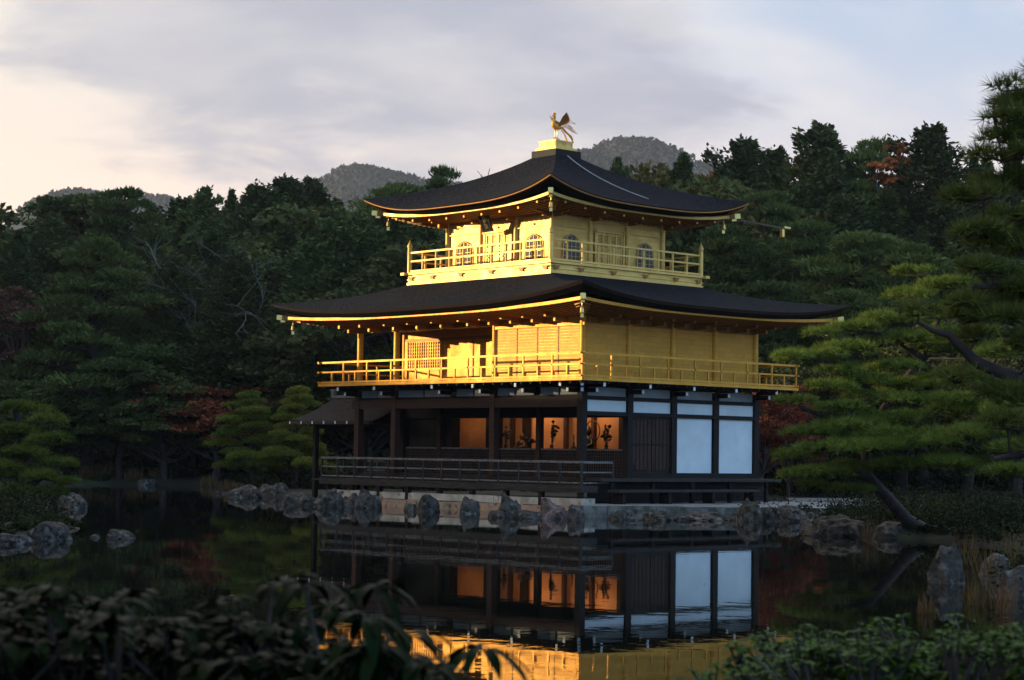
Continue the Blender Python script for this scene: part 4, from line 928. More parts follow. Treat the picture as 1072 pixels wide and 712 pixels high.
for r_ in [(258, 521, 28, 14, 'dome shaped dark rock at the foot of the layered pines, leftmost of that shore'), (284, 520, 28, 15, 'broad dark rock right beside the dome shaped one below the pines'), (231, 517, 16, 4, 'thin flat stone slab at the water edge left of the pine rocks'),
           (648, 544, 20, 10, 'small white flecked stone in front of the terrace'), (691, 545, 24, 11, 'squat grey stone at the terrace edge below the plank doors'), (738, 545, 40, 9, 'long low dark stone in front of the white panels'),
           (664, 545, 12, 4, 'tiny stone at the water beside the white flecked one'), (787, 546, 26, 25, 'tall mottled boulder at the right end of the terrace'), (806, 546, 16, 15, 'narrow dark stone squeezed between two boulders right of the terrace'),
           (828, 546, 32, 17, 'broad speckled boulder right of the terrace'), (851, 547, 24, 11, 'dark rock half under the pine boughs beside the speckled boulder'), (765, 545, 16, 6, 'little stone left of the tall mottled boulder'), (713, 545, 18, 5, 'flat dark stone between the squat and the long terrace edge stones')]:
    rock(*r_, n=4, rot=r_[0]*1.3)
rock(879, 561, 52, 22, 'large pale topped rock in the pond below the right pine', n=4, sink=.35); rock(942, 563, 68, 17, 'wide dark flat rock at the foot of the leaning pine trunk', n=4, sink=.4)
rock(993, 611, 33, 42, 'tall standing stone rising from the pond at right', n=4, sink=.2, depth=.8)
rock(1043, 603, 30, 24, 'grey rock among orange reeds on the right bank', n=4); rock(1066, 628, 34, 36, 'pale boulder cut by the right edge of the view', n=4); rock(1018, 560, 26, 18, 'pale stone behind the reeds on the right bank', n=4); rock(1060, 566, 30, 20, 'dark stone behind the reeds at the right edge', n=4)
rock(48, 566, 44, 20, 'large grey rock at the tip of the left islet', n=4, sink=.35); rock(75, 532, 26, 17, 'lone pale rock in the water off the left islet', n=4); rock(123, 564, 25, 10, 'small flat rock alone in open water at left', n=4, sink=.4)
rock(22, 536, 46, 22, 'dark rock below the left islet pine', n=4); rock(98, 563, 10, 4, 'tiny stone left of the lone flat rock', n=3); rock(8, 570, 34, 12, 'low dark rock on the left edge of the islet shore', n=4)
for i, r_ in enumerate([(152, 508, 20, 7, 'low pale stone on the far shore between tufts of dry reed'), (205, 507, 16, 6, 'small stone on the far shore left of the slanting trunk'), (60, 506, 18, 7, 'small dark stone on the far shore behind the islet pine'), (245, 512, 14, 6, 'small stone beside dry reeds left of the layered pines')]): rock(*r_, group='far shore stones')

# ------------------------------------------------------------------ trees
def unit(a): return a/(np.linalg.norm(a, axis=-1, keepdims=True)+1e-9)
def leaf_quads(C, Dv, L_, W_, rs, fold=0.0):
    """diamond leaves: centre C, direction Dv; returns verts, loops, starts"""
    n = len(C); Dv = unit(Dv); S = unit(np.cross(Dv, rs.normal(size=(n, 3)))); L_ = np.broadcast_to(L_, (n,))[:, None]; W_ = np.broadcast_to(W_, (n,))[:, None]
    V = np.stack([C-Dv*L_*.5, C+S*W_*.5-Dv*L_*.02, C+Dv*L_*.5, C-S*W_*.5-Dv*L_*.02], 1).reshape(-1, 3)
    lo = np.arange(4*n); return V, lo, np.arange(0, 4*n, 4)
def needle_tris(C, Dv, L_, W_, rs):
    n = len(C); Dv = unit(Dv); S = unit(np.cross(Dv, rs.normal(size=(n, 3)))); L_ = np.broadcast_to(L_, (n,))[:, None]
    V = np.stack([C-S*W_*.5, C+S*W_*.5, C+Dv*L_], 1).reshape(-1, 3)
    return V, np.arange(3*n), np.arange(0, 3*n, 3)
def crown_mesh(name, m, C, Dv, L_, W_, tint, rs, needles=False):
    V, lo, st = (needle_tris if needles else leaf_quads)(C, Dv, L_, W_, rs)
    return fast_mesh(name, V, lo, st, MT[m], False, np.repeat(tint, 3 if needles else 4))
def wood_mesh(name, m, tubes, sides=7):
    mb = MB()
    for pts, rad in tubes: mb.tube(pts, rad, sides)
    return mb.mesh(name, MT[m])
def bent(rs, H, lean, n=7, wob=.15):
    p = []; x = y = 0.0
    for i in range(n): t = i/(n-1); p.append(np.array((x+lean[0]*t*H, y+lean[1]*t*H, H*t))); x += rs.normal()*wob*.4; y += rs.normal()*wob*.4
    return p
def along(p, t):
    f = np.clip(t, 0, 1)*(len(p)-1); i = int(min(f, len(p)-2)); return p[i]+(p[i+1]-p[i])*(f-i)

def conifer(seed, H, W, nb, per, lsz, z0=.14, droop=-.15, pw=.8, tip=.03, lumps=.22, bottom=.25):
    rs = np.random.RandomState(seed); tr = bent(rs, H, (0, 0), 8, .10); tubes = [(tr, list(np.linspace(.022*H, .004*H, 8)))]; Cs = []; Ds = []; Ts = []
    az = rs.rand()*6.28; lob = rs.rand(6)*6.28
    for i in range(nb):
        t = (i+rs.rand())/nb; z = z0*H+(H-z0*H)*t**.95; az += 2.4+rs.normal()*.3
        pr = (1-t)**pw*min(1, (t+bottom)/(bottom+.22))+tip; irr = 1+lumps*(math.sin(az*2+lob[0]+t*9)+math.sin(az*3+lob[1]-t*6))*.6
        Lb = W/2*pr*(.68+.5*rs.rand())*irr; o = along(tr, z/H); d = np.array((math.cos(az), math.sin(az), droop+.5*t)); d /= np.linalg.norm(d)
        pts = [o, o+d*Lb*.55+np.array((0, 0, -.02*Lb)), o+d*Lb+np.array((0, 0, .05*Lb))]
        if i % 3 == 0 and Lb > .4: tubes.append((pts, [.010*H*(1-t)+.01, .006*H*(1-t)+.008, .004]))
        n = int(per*(.35+Lb/(W/2))); s = rs.rand(n)**.65; c = o+np.outer(s*Lb*1.05, d); side = np.cross(d, (0, 0, 1)); side /= np.linalg.norm(side)+1e-9
        wdt = .20*Lb*(1.15-s*.8)+.10; c = c+np.outer(rs.normal(size=n)*wdt, side)+np.outer(rs.normal(size=n)*(.055*Lb+.10), (0, 0, 1))-np.outer(s**2*Lb*.10, (0, 0, 1))
        Cs.append(c); Ds.append(d*.8+np.outer(rs.normal(size=n)*.6, side)+rs.normal(size=(n, 3))*.35+np.array((0, 0, .15))); Ts.append(np.clip(rs.rand()*.5+rs.rand(n)*.5, 0, 1))
    C = np.concatenate(Cs); n = len(C)
    return tubes, C, np.concatenate(Ds), lsz*(.7+.6*rs.rand(n)), lsz*.48*(.7+.6*rs.rand(n)), np.concatenate(Ts), rs
def broad(seed, H, W, ncl, per, lsz, z0=.25, flat=1.0):
    rs = np.random.RandomState(seed); tr = bent(rs, H*.8, (rs.normal()*.05, rs.normal()*.05), 6, .25); tubes = [(tr, list(np.linspace(.03*H, .006*H, 6)))]; Cs = []; Ds = []; Ts = []
    zc = H*(z0+1)/2; hz = H*(1-z0)/2; w = rs.normal(size=(4, 3))*2.2; ph_ = rs.rand(4)*6.28
    for i in range(ncl):
        d = unit(rs.normal(size=3)); d[2] = d[2]*.9+.1; rr = (.45+.55*rs.rand()**.5)*(1+.22*np.sin(w@d+ph_).sum()*.6)
        c = np.array((d[0]*W/2*rr, d[1]*W/2*rr, zc+d[2]*hz*rr)); o = along(tr, min(1, max(.2, (c[2]-.25*H)/H)))
        if i % 3 == 0: tubes.append(([o, (o+c)/2+np.array((0, 0, -.03*H)), c], [.010*H, .006*H, .003*H]))
        rc = W*(.075+.075*rs.rand()); dd = unit(rs.normal(size=(per, 3))); dd[:, 2] = np.abs(dd[:, 2])*1.1-.25; r_ = rs.rand(per)**.4
        Cs.append(c+dd*r_[:, None]*rc*np.array((1.25, 1.25, .72*flat))); Ds.append(dd+rs.normal(size=(per, 3))*.8); Ts.append(np.clip(rs.rand()*.55+rs.rand(per)*.45, 0, 1))
    C = np.concatenate(Cs); n = len(C)
    return tubes, C, np.concatenate(Ds), lsz*(.7+.6*rs.rand(n)), lsz*.6*(.7+.6*rs.rand(n)), np.concatenate(Ts), rs
def pad_leaves(rs, c, rx, ry, rz, n, lsz):
    a = rs.rand(n)*6.28; r = rs.rand(n)**.5; lob = 1+.20*np.sin(a*3+rs.rand()*6)+.12*np.sin(a*7+rs.rand()*6)
    x = np.cos(a)*r*rx*lob; y = np.sin(a)*r*ry*lob; top = np.sqrt(np.clip(1-r**2, 0, 1))
    z = (top*(.45+.55*rs.rand(n))-.25*rs.rand(n))*rz+rs.normal(size=n)*.04*rx
    C = c+np.column_stack([x, y, z]); D = np.column_stack([x/rx*.9, y/ry*.9, np.full(n, .75)])+rs.normal(size=(n, 3))*.45
    return C, D
def pine(seed, H, W, npad, per, lsz, z0=.35, lean=(0, 0), thick=.26, rnd=0.0):
    rs = np.random.RandomState(seed); tr = bent(rs, H*.97, lean, 8, .35); tubes = [(tr, list(np.linspace(.026*H, .006*H, 8)))]; Cs = []; Ds = []; Ts = []
    az = rs.rand()*6.28
    for i in range(npad):
        t = (i+.6*rs.rand())/(npad-.4); z = H*(z0+(1-z0)*t*.98); az += 2.4+rs.normal()*.4; off = W/2*(1-t)**.6*(.45+.5*rs.rand())*(0 if i == npad-1 else 1)
        o = along(tr, max(.15, z/H-.06)); c = along(tr, z/H)+np.array((math.cos(az)*off, math.sin(az)*off, 0)); rx = W*(.16+.10*rs.rand())*(1-.45*t)
        tubes.append(([o, (o+c)/2+np.array((0, 0, .02*H*rs.normal())), c+np.array((0, 0, -.1*rx))], [.011*H*(1.1-t), .007*H*(1.1-t), .003*H]))
        n = int(per*(rx/(W*.2))**1.6); C, D = pad_leaves(rs, c, rx*1.15, rx*.95, rx*thick*2, n, lsz); Cs.append(C); Ds.append(D); Ts.append(np.clip(rs.rand()*.45+rs.rand(n)*.55, 0, 1))
    C = np.concatenate(Cs); n = len(C)
    return tubes, C, np.concatenate(Ds), lsz*(.7+.6*rs.rand(n)), lsz*.30*(.7+.6*rs.rand(n)), np.concatenate(Ts), rs
def bare(seed, H, W, depth=4, rad=.010):
    rs = np.random.RandomState(seed); tubes = []
    def grow(o, d, L_, r, k):
        p = [o]; dd = d
        for i in range(3): dd = unit(dd+rs.normal(size=3)*.16+np.array((0, 0, .05))); p.append(p[-1]+dd*L_/3)
        tubes.append((p, [r, r*.85, r*.7, r*.5]))
        if k == 0: return
        for i in range(rs.randint(2, 5)):
            q_ = along(p, rs.uniform(.35, 1)); nd = unit(dd+rs.normal(size=3)*.55*np.array((W/H*2, W/H*2, .6))); grow(q_, nd, L_*rs.uniform(.55, .8), r*.5, k-1)
    grow(np.zeros(3), np.array((0, 0, 1.)), H*.38, rad*H, depth); return tubes
PROTO = {}
def proto(key, data, leaf, bark, needles=False):
    if leaf is None: PROTO[key] = (wood_mesh('trunk', bark, data, 5), None, None)
    else:
        tubes, C, Dv, L_, W_, T, rs = data; PROTO[key] = (wood_mesh('trunk', bark, tubes, 6), crown_mesh('crown', leaf, C, Dv, L_, W_, T, rs, needles), None)
    z = max(v.co.z for v in (PROTO[key][1] or PROTO[key][0]).vertices); PROTO[key] = (*PROTO[key][:2], z)
for i in range(3): proto(f'cedar{i}', conifer(10+i, 17, 6.4, 120, 190, .30, pw=(.8, .6, .95)[i]), 'cedar', 'bark')
for i in range(3): proto(f'cypress{i}', conifer(20+i, 15, 9.2, 125, 210, .30, droop=-.05, pw=(.62, .8, .66)[i], lumps=.45, tip=.04), 'cypress', 'bark')
for i in range(3): proto(f'broad{i}', broad(30+i, 9, 8, 110, 210, .27), 'broad', 'bark')
for i in range(3): proto(f'pine{i}', pine(40+i, 12, 8, 30, 800, .32, thick=.20), 'pine', 'pine_bark')
for i in range(2): proto(f'layered{i}', pine(50+i, 7, 7.2, 26, 2400, .20, z0=.20, thick=.15), 'garden_pine', 'pine_bark')
for i in range(2): proto(f'maple{i}', broad(60+i, 6, 6, 60, 130, .20, flat=.7), 'maple', 'bark')
proto('maple2', broad(76, 20, 3.6, 34, 130, .26, z0=.83), 'maple_bright', 'bark'); proto('orange0', broad(70, 8, 6.5, 60, 140, .24), 'orange_tree', 'bark'); proto('russet0', broad(72, 8, 7, 70, 130, .24), 'russet', 'bark'); proto('olive0', broad(74, 8, 7, 70, 160, .24), 'olive', 'bark')
proto('bare0', bare(80, 12, 9), None, 'bare_bark'); proto('bare1', bare(83, 10, 7, 4, .022), None, 'bark')
LOOK = dict(cedar=('cedar_tree', 'cedar'), cypress=('cypress_tree', 'cypress'), broad=('broadleaf_tree', 'broadleaf tree'), pine=('pine_tree', 'pine'), layered=('garden_pine', 'garden pine'),
            maple=('maple_tree', 'maple'), orange=('autumn_tree', 'autumn tree'), russet=('russet_tree', 'autumn tree'), olive=('yellowing_tree', 'autumn tree'), bare=('bare_tree', 'bare tree'))
TRS = random.Random(9)
def ground_z(p): u, w = touw(p); return float(gheight(np.array([u]), np.array([w]))[0])
def tree(key, px, top, D, label, wk=1.0, group=None, rot=None, lean=0.0):
    tm, cm, Hp = PROTO[key]; d = FWD+RGT*(px-IW/2)/FPX+UPV*(IH/2-top)/FPX; p = CAM+d*D; gz = ground_z(p)-.1; H = p[2]-gz
    s = H/Hp; nm, cat = LOOK[key.rstrip('0123456789')]
    t = empty(nm, (p[0], p[1], gz), label, cat, group); t.scale = (s*wk, s*wk, s); t.rotation_euler = (lean, 0, TRS.uniform(0, 6.28) if rot is None else rot)
    link('trunk', tm, t); 
    if cm: link('crown', cm, t)
    return t
G1 = 'trees on the slope left of the pavilion'; G2 = 'trees on the slope right of the pavilion'; G3 = 'trees along the far shore at left'
T = [
 # skyline, left of the pavilion
 ('broad0', 12, 210, 142, 'low dark broadleaf crown on the skyline at the left edge', 1.2, G1), ('cedar1', 48, 203, 150, 'dark cedar on the skyline below the far left hill', 1.2, G1), ('broad1', 85, 209, 138, 'rounded dark crown in the skyline dip near the left edge', 1.3, G1),
 ('pine0', 127, 193, 128, 'ragged dark pine poking above the skyline at the far left', 1.0, G1), ('cedar0', 158, 211, 146, 'small cedar tip in the skyline gap right of the ragged pine', 1.1, G1), ('cypress0', 190, 203, 138, 'dark cypress rising at the left skyline, first of a climbing row', 1.1, G1),
 ('cypress1', 217, 192, 134, 'broad topped cypress in the climbing skyline row', 1.1, G1), ('cedar2', 243, 196, 140, 'narrow cedar sunk between two broad cypress tops', 1.1, G1), ('cypress2', 268, 190, 130, 'shaggy cypress in the skyline row above the bare branches', 1.1, G1), ('cypress0', 298, 181, 132, 'highest cypress of the left skyline, shaggy topped', 1.15, G1),
 ('cypress1', 325, 182, 136, 'cypress sharing the highest left skyline peak, on its right', 1.1, G1), ('cedar1', 350, 206, 142, 'cedar at the skyline dip under the left hazy hill', 1.2, G1), ('broad2', 372, 204, 128, 'round crown under the left hazy hill', 1.1, G1), ('pine1', 398, 191, 124, 'pine crown showing just left of the upper roof tip', .9, G1),
 ('pine2', 422, 187, 132, 'small pine against the hazy hill above the left roof slope', .8, G1), ('cedar0', 447, 205, 135, 'cedar top half hidden by the upper roof slope at left', 1.1, G1),
 ('bare1', 478, 166, 138, 'thin dark bare tree against the sky above the left roof slope', 1.2, G1), ('bare1', 497, 168, 142, 'second thin bare tree against the sky, the nearer one to the roof top', 1.2, G1), ('pine0', 466, 170, 136, 'small tufted pine against the sky beside the bare trees', .55, G1),
 # body of the left slope
 ('cedar0', 20, 238, 124, 'dark cedar in front of the left edge skyline', 1.2, G1), ('russet0', 22, 290, 112, 'dull red leafless looking tree at the left edge of the slope', 1.1, G1), ('cypress2', 60, 225, 128, 'dark drooping cypress above the big layered pine', 1.2, G1), ('pine1', 96, 246, 108, 'big layered pine with spreading boughs at left', 1.15, G1),
 ('cedar2', 150, 235, 122, 'dark cedar rising behind the right shoulder of the big layered pine', 1.25, G1), ('cypress0', 185, 262, 112, 'smooth dark cypress at mid slope left of the bare branches', 1.2, G1), ('cedar1', 222, 240, 118, 'tall dark cedar behind the left bare branches', 1.2, G1), ('cypress1', 252, 262, 108, 'dim cypress right behind the pale bare branches', 1.25, G1),
 ('cedar0', 300, 232, 116, 'tall dark cedar behind the right bare branches', 1.25, G1), ('cypress2', 338, 225, 112, 'dark cypress left of the lower roof corner', 1.2, G1), ('cypress0', 378, 222, 114, 'dark cypress behind the upper left balcony corner', 1.25, G1), ('cedar2', 412, 225, 112, 'dark cedar showing under the left eave of the top storey', 1.2, G1), ('broad1', 445, 250, 108, 'dark crown seen through the left side of the top balcony', 1.2, G1),
 ('bare0', 268, 236, 110, 'pale bare tree spreading white branches left of the pavilion', 1.3, G1), ('bare0', 322, 300, 106, 'pale bare tree low by the lower roof corner, half hidden', 1.1, G1),
 # far shore at left
 ('broad2', 25, 395, 106, 'rounded dark shrub-like tree on the far shore at the left edge', 1.2, G3), ('broad0', 70, 400, 107, 'dark broadleaf tree on the far shore below the big layered pine', 1.2, G3), ('pine2', 128, 360, 106, 'mid green pine on the far shore right of the big layered pine', 1.1, G3), ('broad1', 175, 388, 105.5, 'rounded olive tree hanging over the far shore', 1.25, G3),
 ('maple0', 226, 402, 104.8, 'red maple on the far shore left of the layered garden pines', 1.4, G3), ('maple1', 248, 400, 109, 'dull red maple peeping above the layered garden pines', 1.2, G3), ('maple1', 295, 404, 108, 'thin red maple right behind the garden pine tops', 1.0, G3), ('cypress1', 205, 330, 110, 'dark conifer above the red maples', 1.2, G3), ('cedar0', 270, 330, 108, 'dark conifer right above the garden pines', 1.3, G3),
 ('broad0', 345, 360, 104, 'dark tree seen behind the fishing porch', 1.3, G3), ('broad2', 390, 360, 103, 'dark tree seen behind the open gold veranda corner', 1.3, G3),
 ('layered0', 268, 407, 86.5, 'layered garden pine with flat green pads, the left one beside the porch', .80, 'layered garden pines left of the porch'), ('layered1', 312, 402, 85, 'layered garden pine close to the porch roof, the right one', .66, 'layered garden pines left of the porch'),
 # skyline right of the pavilion
 ('cypress1', 648, 160, 136, 'small dark conifer on the skyline right of the roof top', .55, G2), ('olive0', 682, 170, 140, 'yellowing tree on the skyline between hill and dark conifer', 1.0, G2), ('cedar1', 716, 158, 128, 'dark pointed conifer on the skyline below the right hazy hill', .9, G2), ('orange0', 742, 176, 140, 'tree with orange leaves above the right roof slope', .4, G2),
 ('cypress0', 777, 140, 124, 'tall shaggy conifer on the skyline above the right roof tip', 1.0, G2), ('cypress2', 812, 152, 130, 'shaggy conifer a little lower, right of the one above the roof tip', 1.0, G2), ('cypress1', 856, 124, 122, 'highest and broadest conifer on the right skyline', 1.15, G2), ('pine1', 905, 140, 122, 'flat topped dark pine left of the red tree on the skyline', .8, G2), ('maple2', 936, 147, 120.5, 'bright red tree glowing on the right skyline', 1.0, G2),
 ('cypress0', 972, 126, 120, 'tall dark conifer right of the bright red tree', 1.05, G2), ('bare1', 1003, 152, 120, 'small bare tree by the right edge skyline', .8, G2), ('cedar2', 1020, 160, 122, 'dark conifer behind the near pine at the right edge', 1.2, G2), ('cedar0', 1060, 150, 126, 'dark conifer deep behind the near pine branches', 1.2, G2),
 # body of the right slope
 ('broad2', 700, 186, 118, 'dark rounded tree behind the right slope of the top roof', 1.2, G2), ('olive0', 728, 196, 114, 'olive tree with brown tips just above the right roof slope', 1.0, G2), ('russet0', 758, 195, 124, 'brownish tree above the right roof tip', .6, G2), ('pine0', 800, 195, 112, 'red barked pine with orange tips right of the roof tip', .9, G2), ('cedar1', 835, 190, 116, 'dark cedar behind the red barked pine', 1.2, G2), ('cypress2', 885, 200, 112, 'dark cypress below the flat topped pine', 1.2, G2),
 ('cedar0', 930, 195, 112, 'dark cedar below the bright red tree', 1.25, G2), ('cypress1', 990, 205, 110, 'dark cypress near the right edge with a bare grey trunk', 1.2, G2), ('cypress0', 1045, 210, 108, 'dark cypress behind the near pine at far right', 1.25, G2),
 ('pine1', 775, 232, 97, 'soft green pine right of the top balcony, nearest to it', 1.05, G2), ('pine2', 728, 262, 98, 'green pine half hidden behind the top balcony corner', 1.0, G2), ('pine0', 846, 226, 98, 'green pine with visible trunk between two soft pines on the right slope', 1.0, G2), ('pine2', 905, 238, 95, 'green pine in the middle of the right slope', 1.15, G2), ('pine1', 965, 250, 93, 'broad green pine on the right slope behind the near boughs', 1.2, G2), ('pine0', 1035, 262, 92, 'green pine at the right side behind the near pine trunk', 1.2, G2),
 ('pine2', 810, 290, 90, 'bushy pine right of the lower roof, low on the slope', 1.1, G2), ('pine0', 880, 300, 88, 'dense green pine behind the lower right eave tip', 1.2, G2), ('pine1', 945, 310, 86, 'dense green pine behind the big leaning pine', 1.2, G2), ('broad0', 1010, 330, 84, 'dark tree low behind the leaning pine at right', 1.2, G2), ('broad1', 1065, 350, 80, 'dark tree low at the right edge', 1.2, G2),
 ('maple0', 800, 400, 78, 'dark red maple beside the right end of the white panels', .75, G2), ('maple1', 826, 418, 80, 'dim red maple between the white panels and the big pine', .75, G2), ('broad2', 838, 380, 84, 'dark tree behind the red maples', 1.1, G2), ('broad1', 790, 360, 86, 'dark tree right behind the gold balcony corner', 1.0, G2), ('broad0', 690, 300, 96, 'dark tree hidden behind the lower roof', 1.2, G2),
]
for e in T:
    k, px, top, D, lab, wk, gp = e; tree(k, px, top, D, lab, wk, gp)
# the unbroken wood behind them: one mass
def wood():
    rs = np.random.RandomState(77); Vs = []; Ts = []
    for i in range(170):
        px = rs.uniform(-160, 1260); D = rs.uniform(118, 178)
        sky_ = np.interp(px, [0, 60, 130, 160, 215, 300, 345, 400, 470, 560, 640, 715, 777, 856, 930, 1000, 1072], [214, 210, 208, 216, 206, 196, 212, 204, 214, 205, 180, 176, 160, 150, 156, 150, 160])
        p = P(px, sky_+14+rs.rand()*60, D); gz = ground_z(p); H = p[2]-gz
        if H < 4: continue
        n = 900; t = rs.rand(n); a = rs.rand(n)*6.28; pr = (1-t)**.6*np.minimum(1, (t+.3)/.5); r = H*.24*pr*(.55+.5*rs.rand(n))*(1+.25*np.sin(a*3+t*9+i))
        C = np.column_stack([p[0]+np.cos(a)*r, p[1]+np.sin(a)*r, gz+H*(.05+.95*t)]); D_ = np.column_stack([np.cos(a), np.sin(a), np.full(n, .3)])+rs.normal(size=(n, 3))*.6
        V, lo, st = leaf_quads(C, D_, .95*(.6+.8*rs.rand(n)), .55, rs); Vs.append(V); Ts.append(np.repeat(np.clip(rs.rand()*.5+.5*rs.rand(n), 0, 1), 4))
    V = np.concatenate(Vs); n = len(V)
    o = link('hillside_wood', fast_mesh('hillside_wood', V, np.arange(n), np.arange(0, n, 4), MT['cedar'], False, np.concatenate(Ts))); props(o, 'dark unbroken wood filling the slope behind the single trees', kind='stuff')
wood()
# under-storey along the far shore: low ground cover
def undergrowth():
    rs = np.random.RandomState(31); Vs = []; Ts = []
    for i in range(420):
        px = rs.uniform(-60, 1130); D = rs.uniform(84, 118); u = (px-IW/2)/FPX*D; g_ = min(sdist([u], [D], POND)[0], 99)
        if g_ < .6 or (-9 < u < 13 and D < 84): continue
        p = UW(u, D); gz = ground_z(p); h = rs.uniform(.5, 1.6)*min(1, g_/2); n = 260; dd = unit(rs.normal(size=(n, 3))); dd[:, 2] = np.abs(dd[:, 2]); r = rs.rand(n)**.4
        C = p+dd*r[:, None]*np.array((h*1.3, h*1.3, h)); C[:, 2] += gz
        V, lo, st = leaf_quads(C, dd+rs.normal(size=(n, 3))*.7, .26, .15, rs); Vs.append(V); Ts.append(np.repeat(np.clip(rs.rand()*.5+.5*rs.rand(n), 0, 1), 4))
    for i in range(2500):
        u, w_ = (rs.uniform(6.2, 24), rs.uniform(22, 70)) if i < 1600 else (rs.uniform(-32, -8), rs.uniform(36, 62))
        land = max(sdist([u], [w_], POND)[0], -sdist([u], [w_], ISLET)[0])
        if land < .12 or (8.5 < u < 15.5 and 63 < w_ < 79) or (0 < u < 16 and w_ > 60.8+max(0, u-8)*.35): continue
        p = UW(u, w_); gz = ground_z(p); h = .14+.95*rs.rand()**3; n = 220; dd = unit(rs.normal(size=(n, 3))); dd[:, 2] = np.abs(dd[:, 2]); r = rs.rand(n)**.4
        C = p+dd*r[:, None]*np.array((h*1.6, h*1.6, h)); C[:, 2] += gz
        V, lo, st = leaf_quads(C, dd+rs.normal(size=(n, 3))*.7, .10, .05, rs); Vs.append(V); Ts.append(np.repeat(np.clip(rs.rand()**2*.8+.3*rs.rand(n), 0, 1), 4))
    V = np.concatenate(Vs); n = len(V)
    o = link('undergrowth', fast_mesh('undergrowth', V, np.arange(n), np.arange(0, n, 4), MT['low_shrub'], False, np.concatenate(Ts))); props(o, 'low dark undergrowth below the trees', kind='stuff')
undergrowth()

# ------------------------------------------------------------------ pines built bough by bough
def bough_pine(name, label, trunk, limbs, pads, m, dens, nl, nw, per=9, seed=1, cat='pine', twigs=True):
    """trunk, limbs: lists of (px, py, D, radius); pads: (px, py, D, half-width px, half-height px)"""
    rs = np.random.RandomState(seed); tp = [P(a, b, c) for a, b, c, r in trunk]; base = tp[0].copy()
    t = empty(name, base, label, cat); tubes = [(tp, [r for *_, r in trunk])]
    for lb in limbs: tubes.append(([P(a, b, c) for a, b, c, r in lb], [r for *_, r in lb]))
    nodes = np.array([q_ for pts, rr in tubes for k in np.linspace(0, 1, 8) for q_ in [along(pts, k)]])
    Cs = []; Ds = []; Ts = []
    for (px, py, D, hw, hh) in pads:
        c = P(px, py, D); k = D/FPX; rx = hw*k; rz = hh*k; ry = rx*.85
        nsub = max(3, int(3+rx*4))
        j = np.argmin(np.linalg.norm(nodes-c-np.array((0, 0, .1)), axis=1)); o = nodes[j]
        if twigs: tubes.append(([o, (o*.45+c*.55)+np.array((0, 0, -.25*rz)), c+np.array((0, 0, -.3*rz))], [.035*max(.5, rx), .022*max(.5, rx), .012]))
        for s in range(nsub):
            a = rs.rand()*6.28; r = rs.rand()**.6*.78; cc = c+np.array((math.cos(a)*r*rx, math.sin(a)*r*ry, rz*(.5*rs.rand()-.15)*(1-r*.5)-rz*.25*r)); sr = rx*(.28+.22*rs.rand())
            if twigs: tubes.append(([c+np.array((0, 0, -.3*rz)), cc+np.array((0, 0, -.12*rz))], [.012, .006]))
            n = max(12, int(dens*sr*sr*3.2)); C, D_ = pad_leaves(rs, cc, sr, sr, max(rz*.55, .07), n, nl)
            C = np.repeat(C, per, 0); D_ = np.repeat(unit(D_), per, 0)+rs.normal(size=(n*per, 3))*.55; Cs.append(C); Ds.append(D_); Ts.append(np.repeat(np.clip(rs.rand()*.4+rs.rand(n)*.6, 0, 1), per))
    C = np.concatenate(Cs); n = len(C)
    me = crown_mesh('crown', m, C-base, np.concatenate(Ds), nl*(.7+.6*rs.rand(n)), nw, np.concatenate(Ts), rs, True)
    link('crown', me, t); mb = MB()
    for pts, rr in tubes: mb.tube([p-base for p in pts], rr, 8)
    link('trunk', mb.mesh('trunk', MT['pine_bark']), t)
    return t
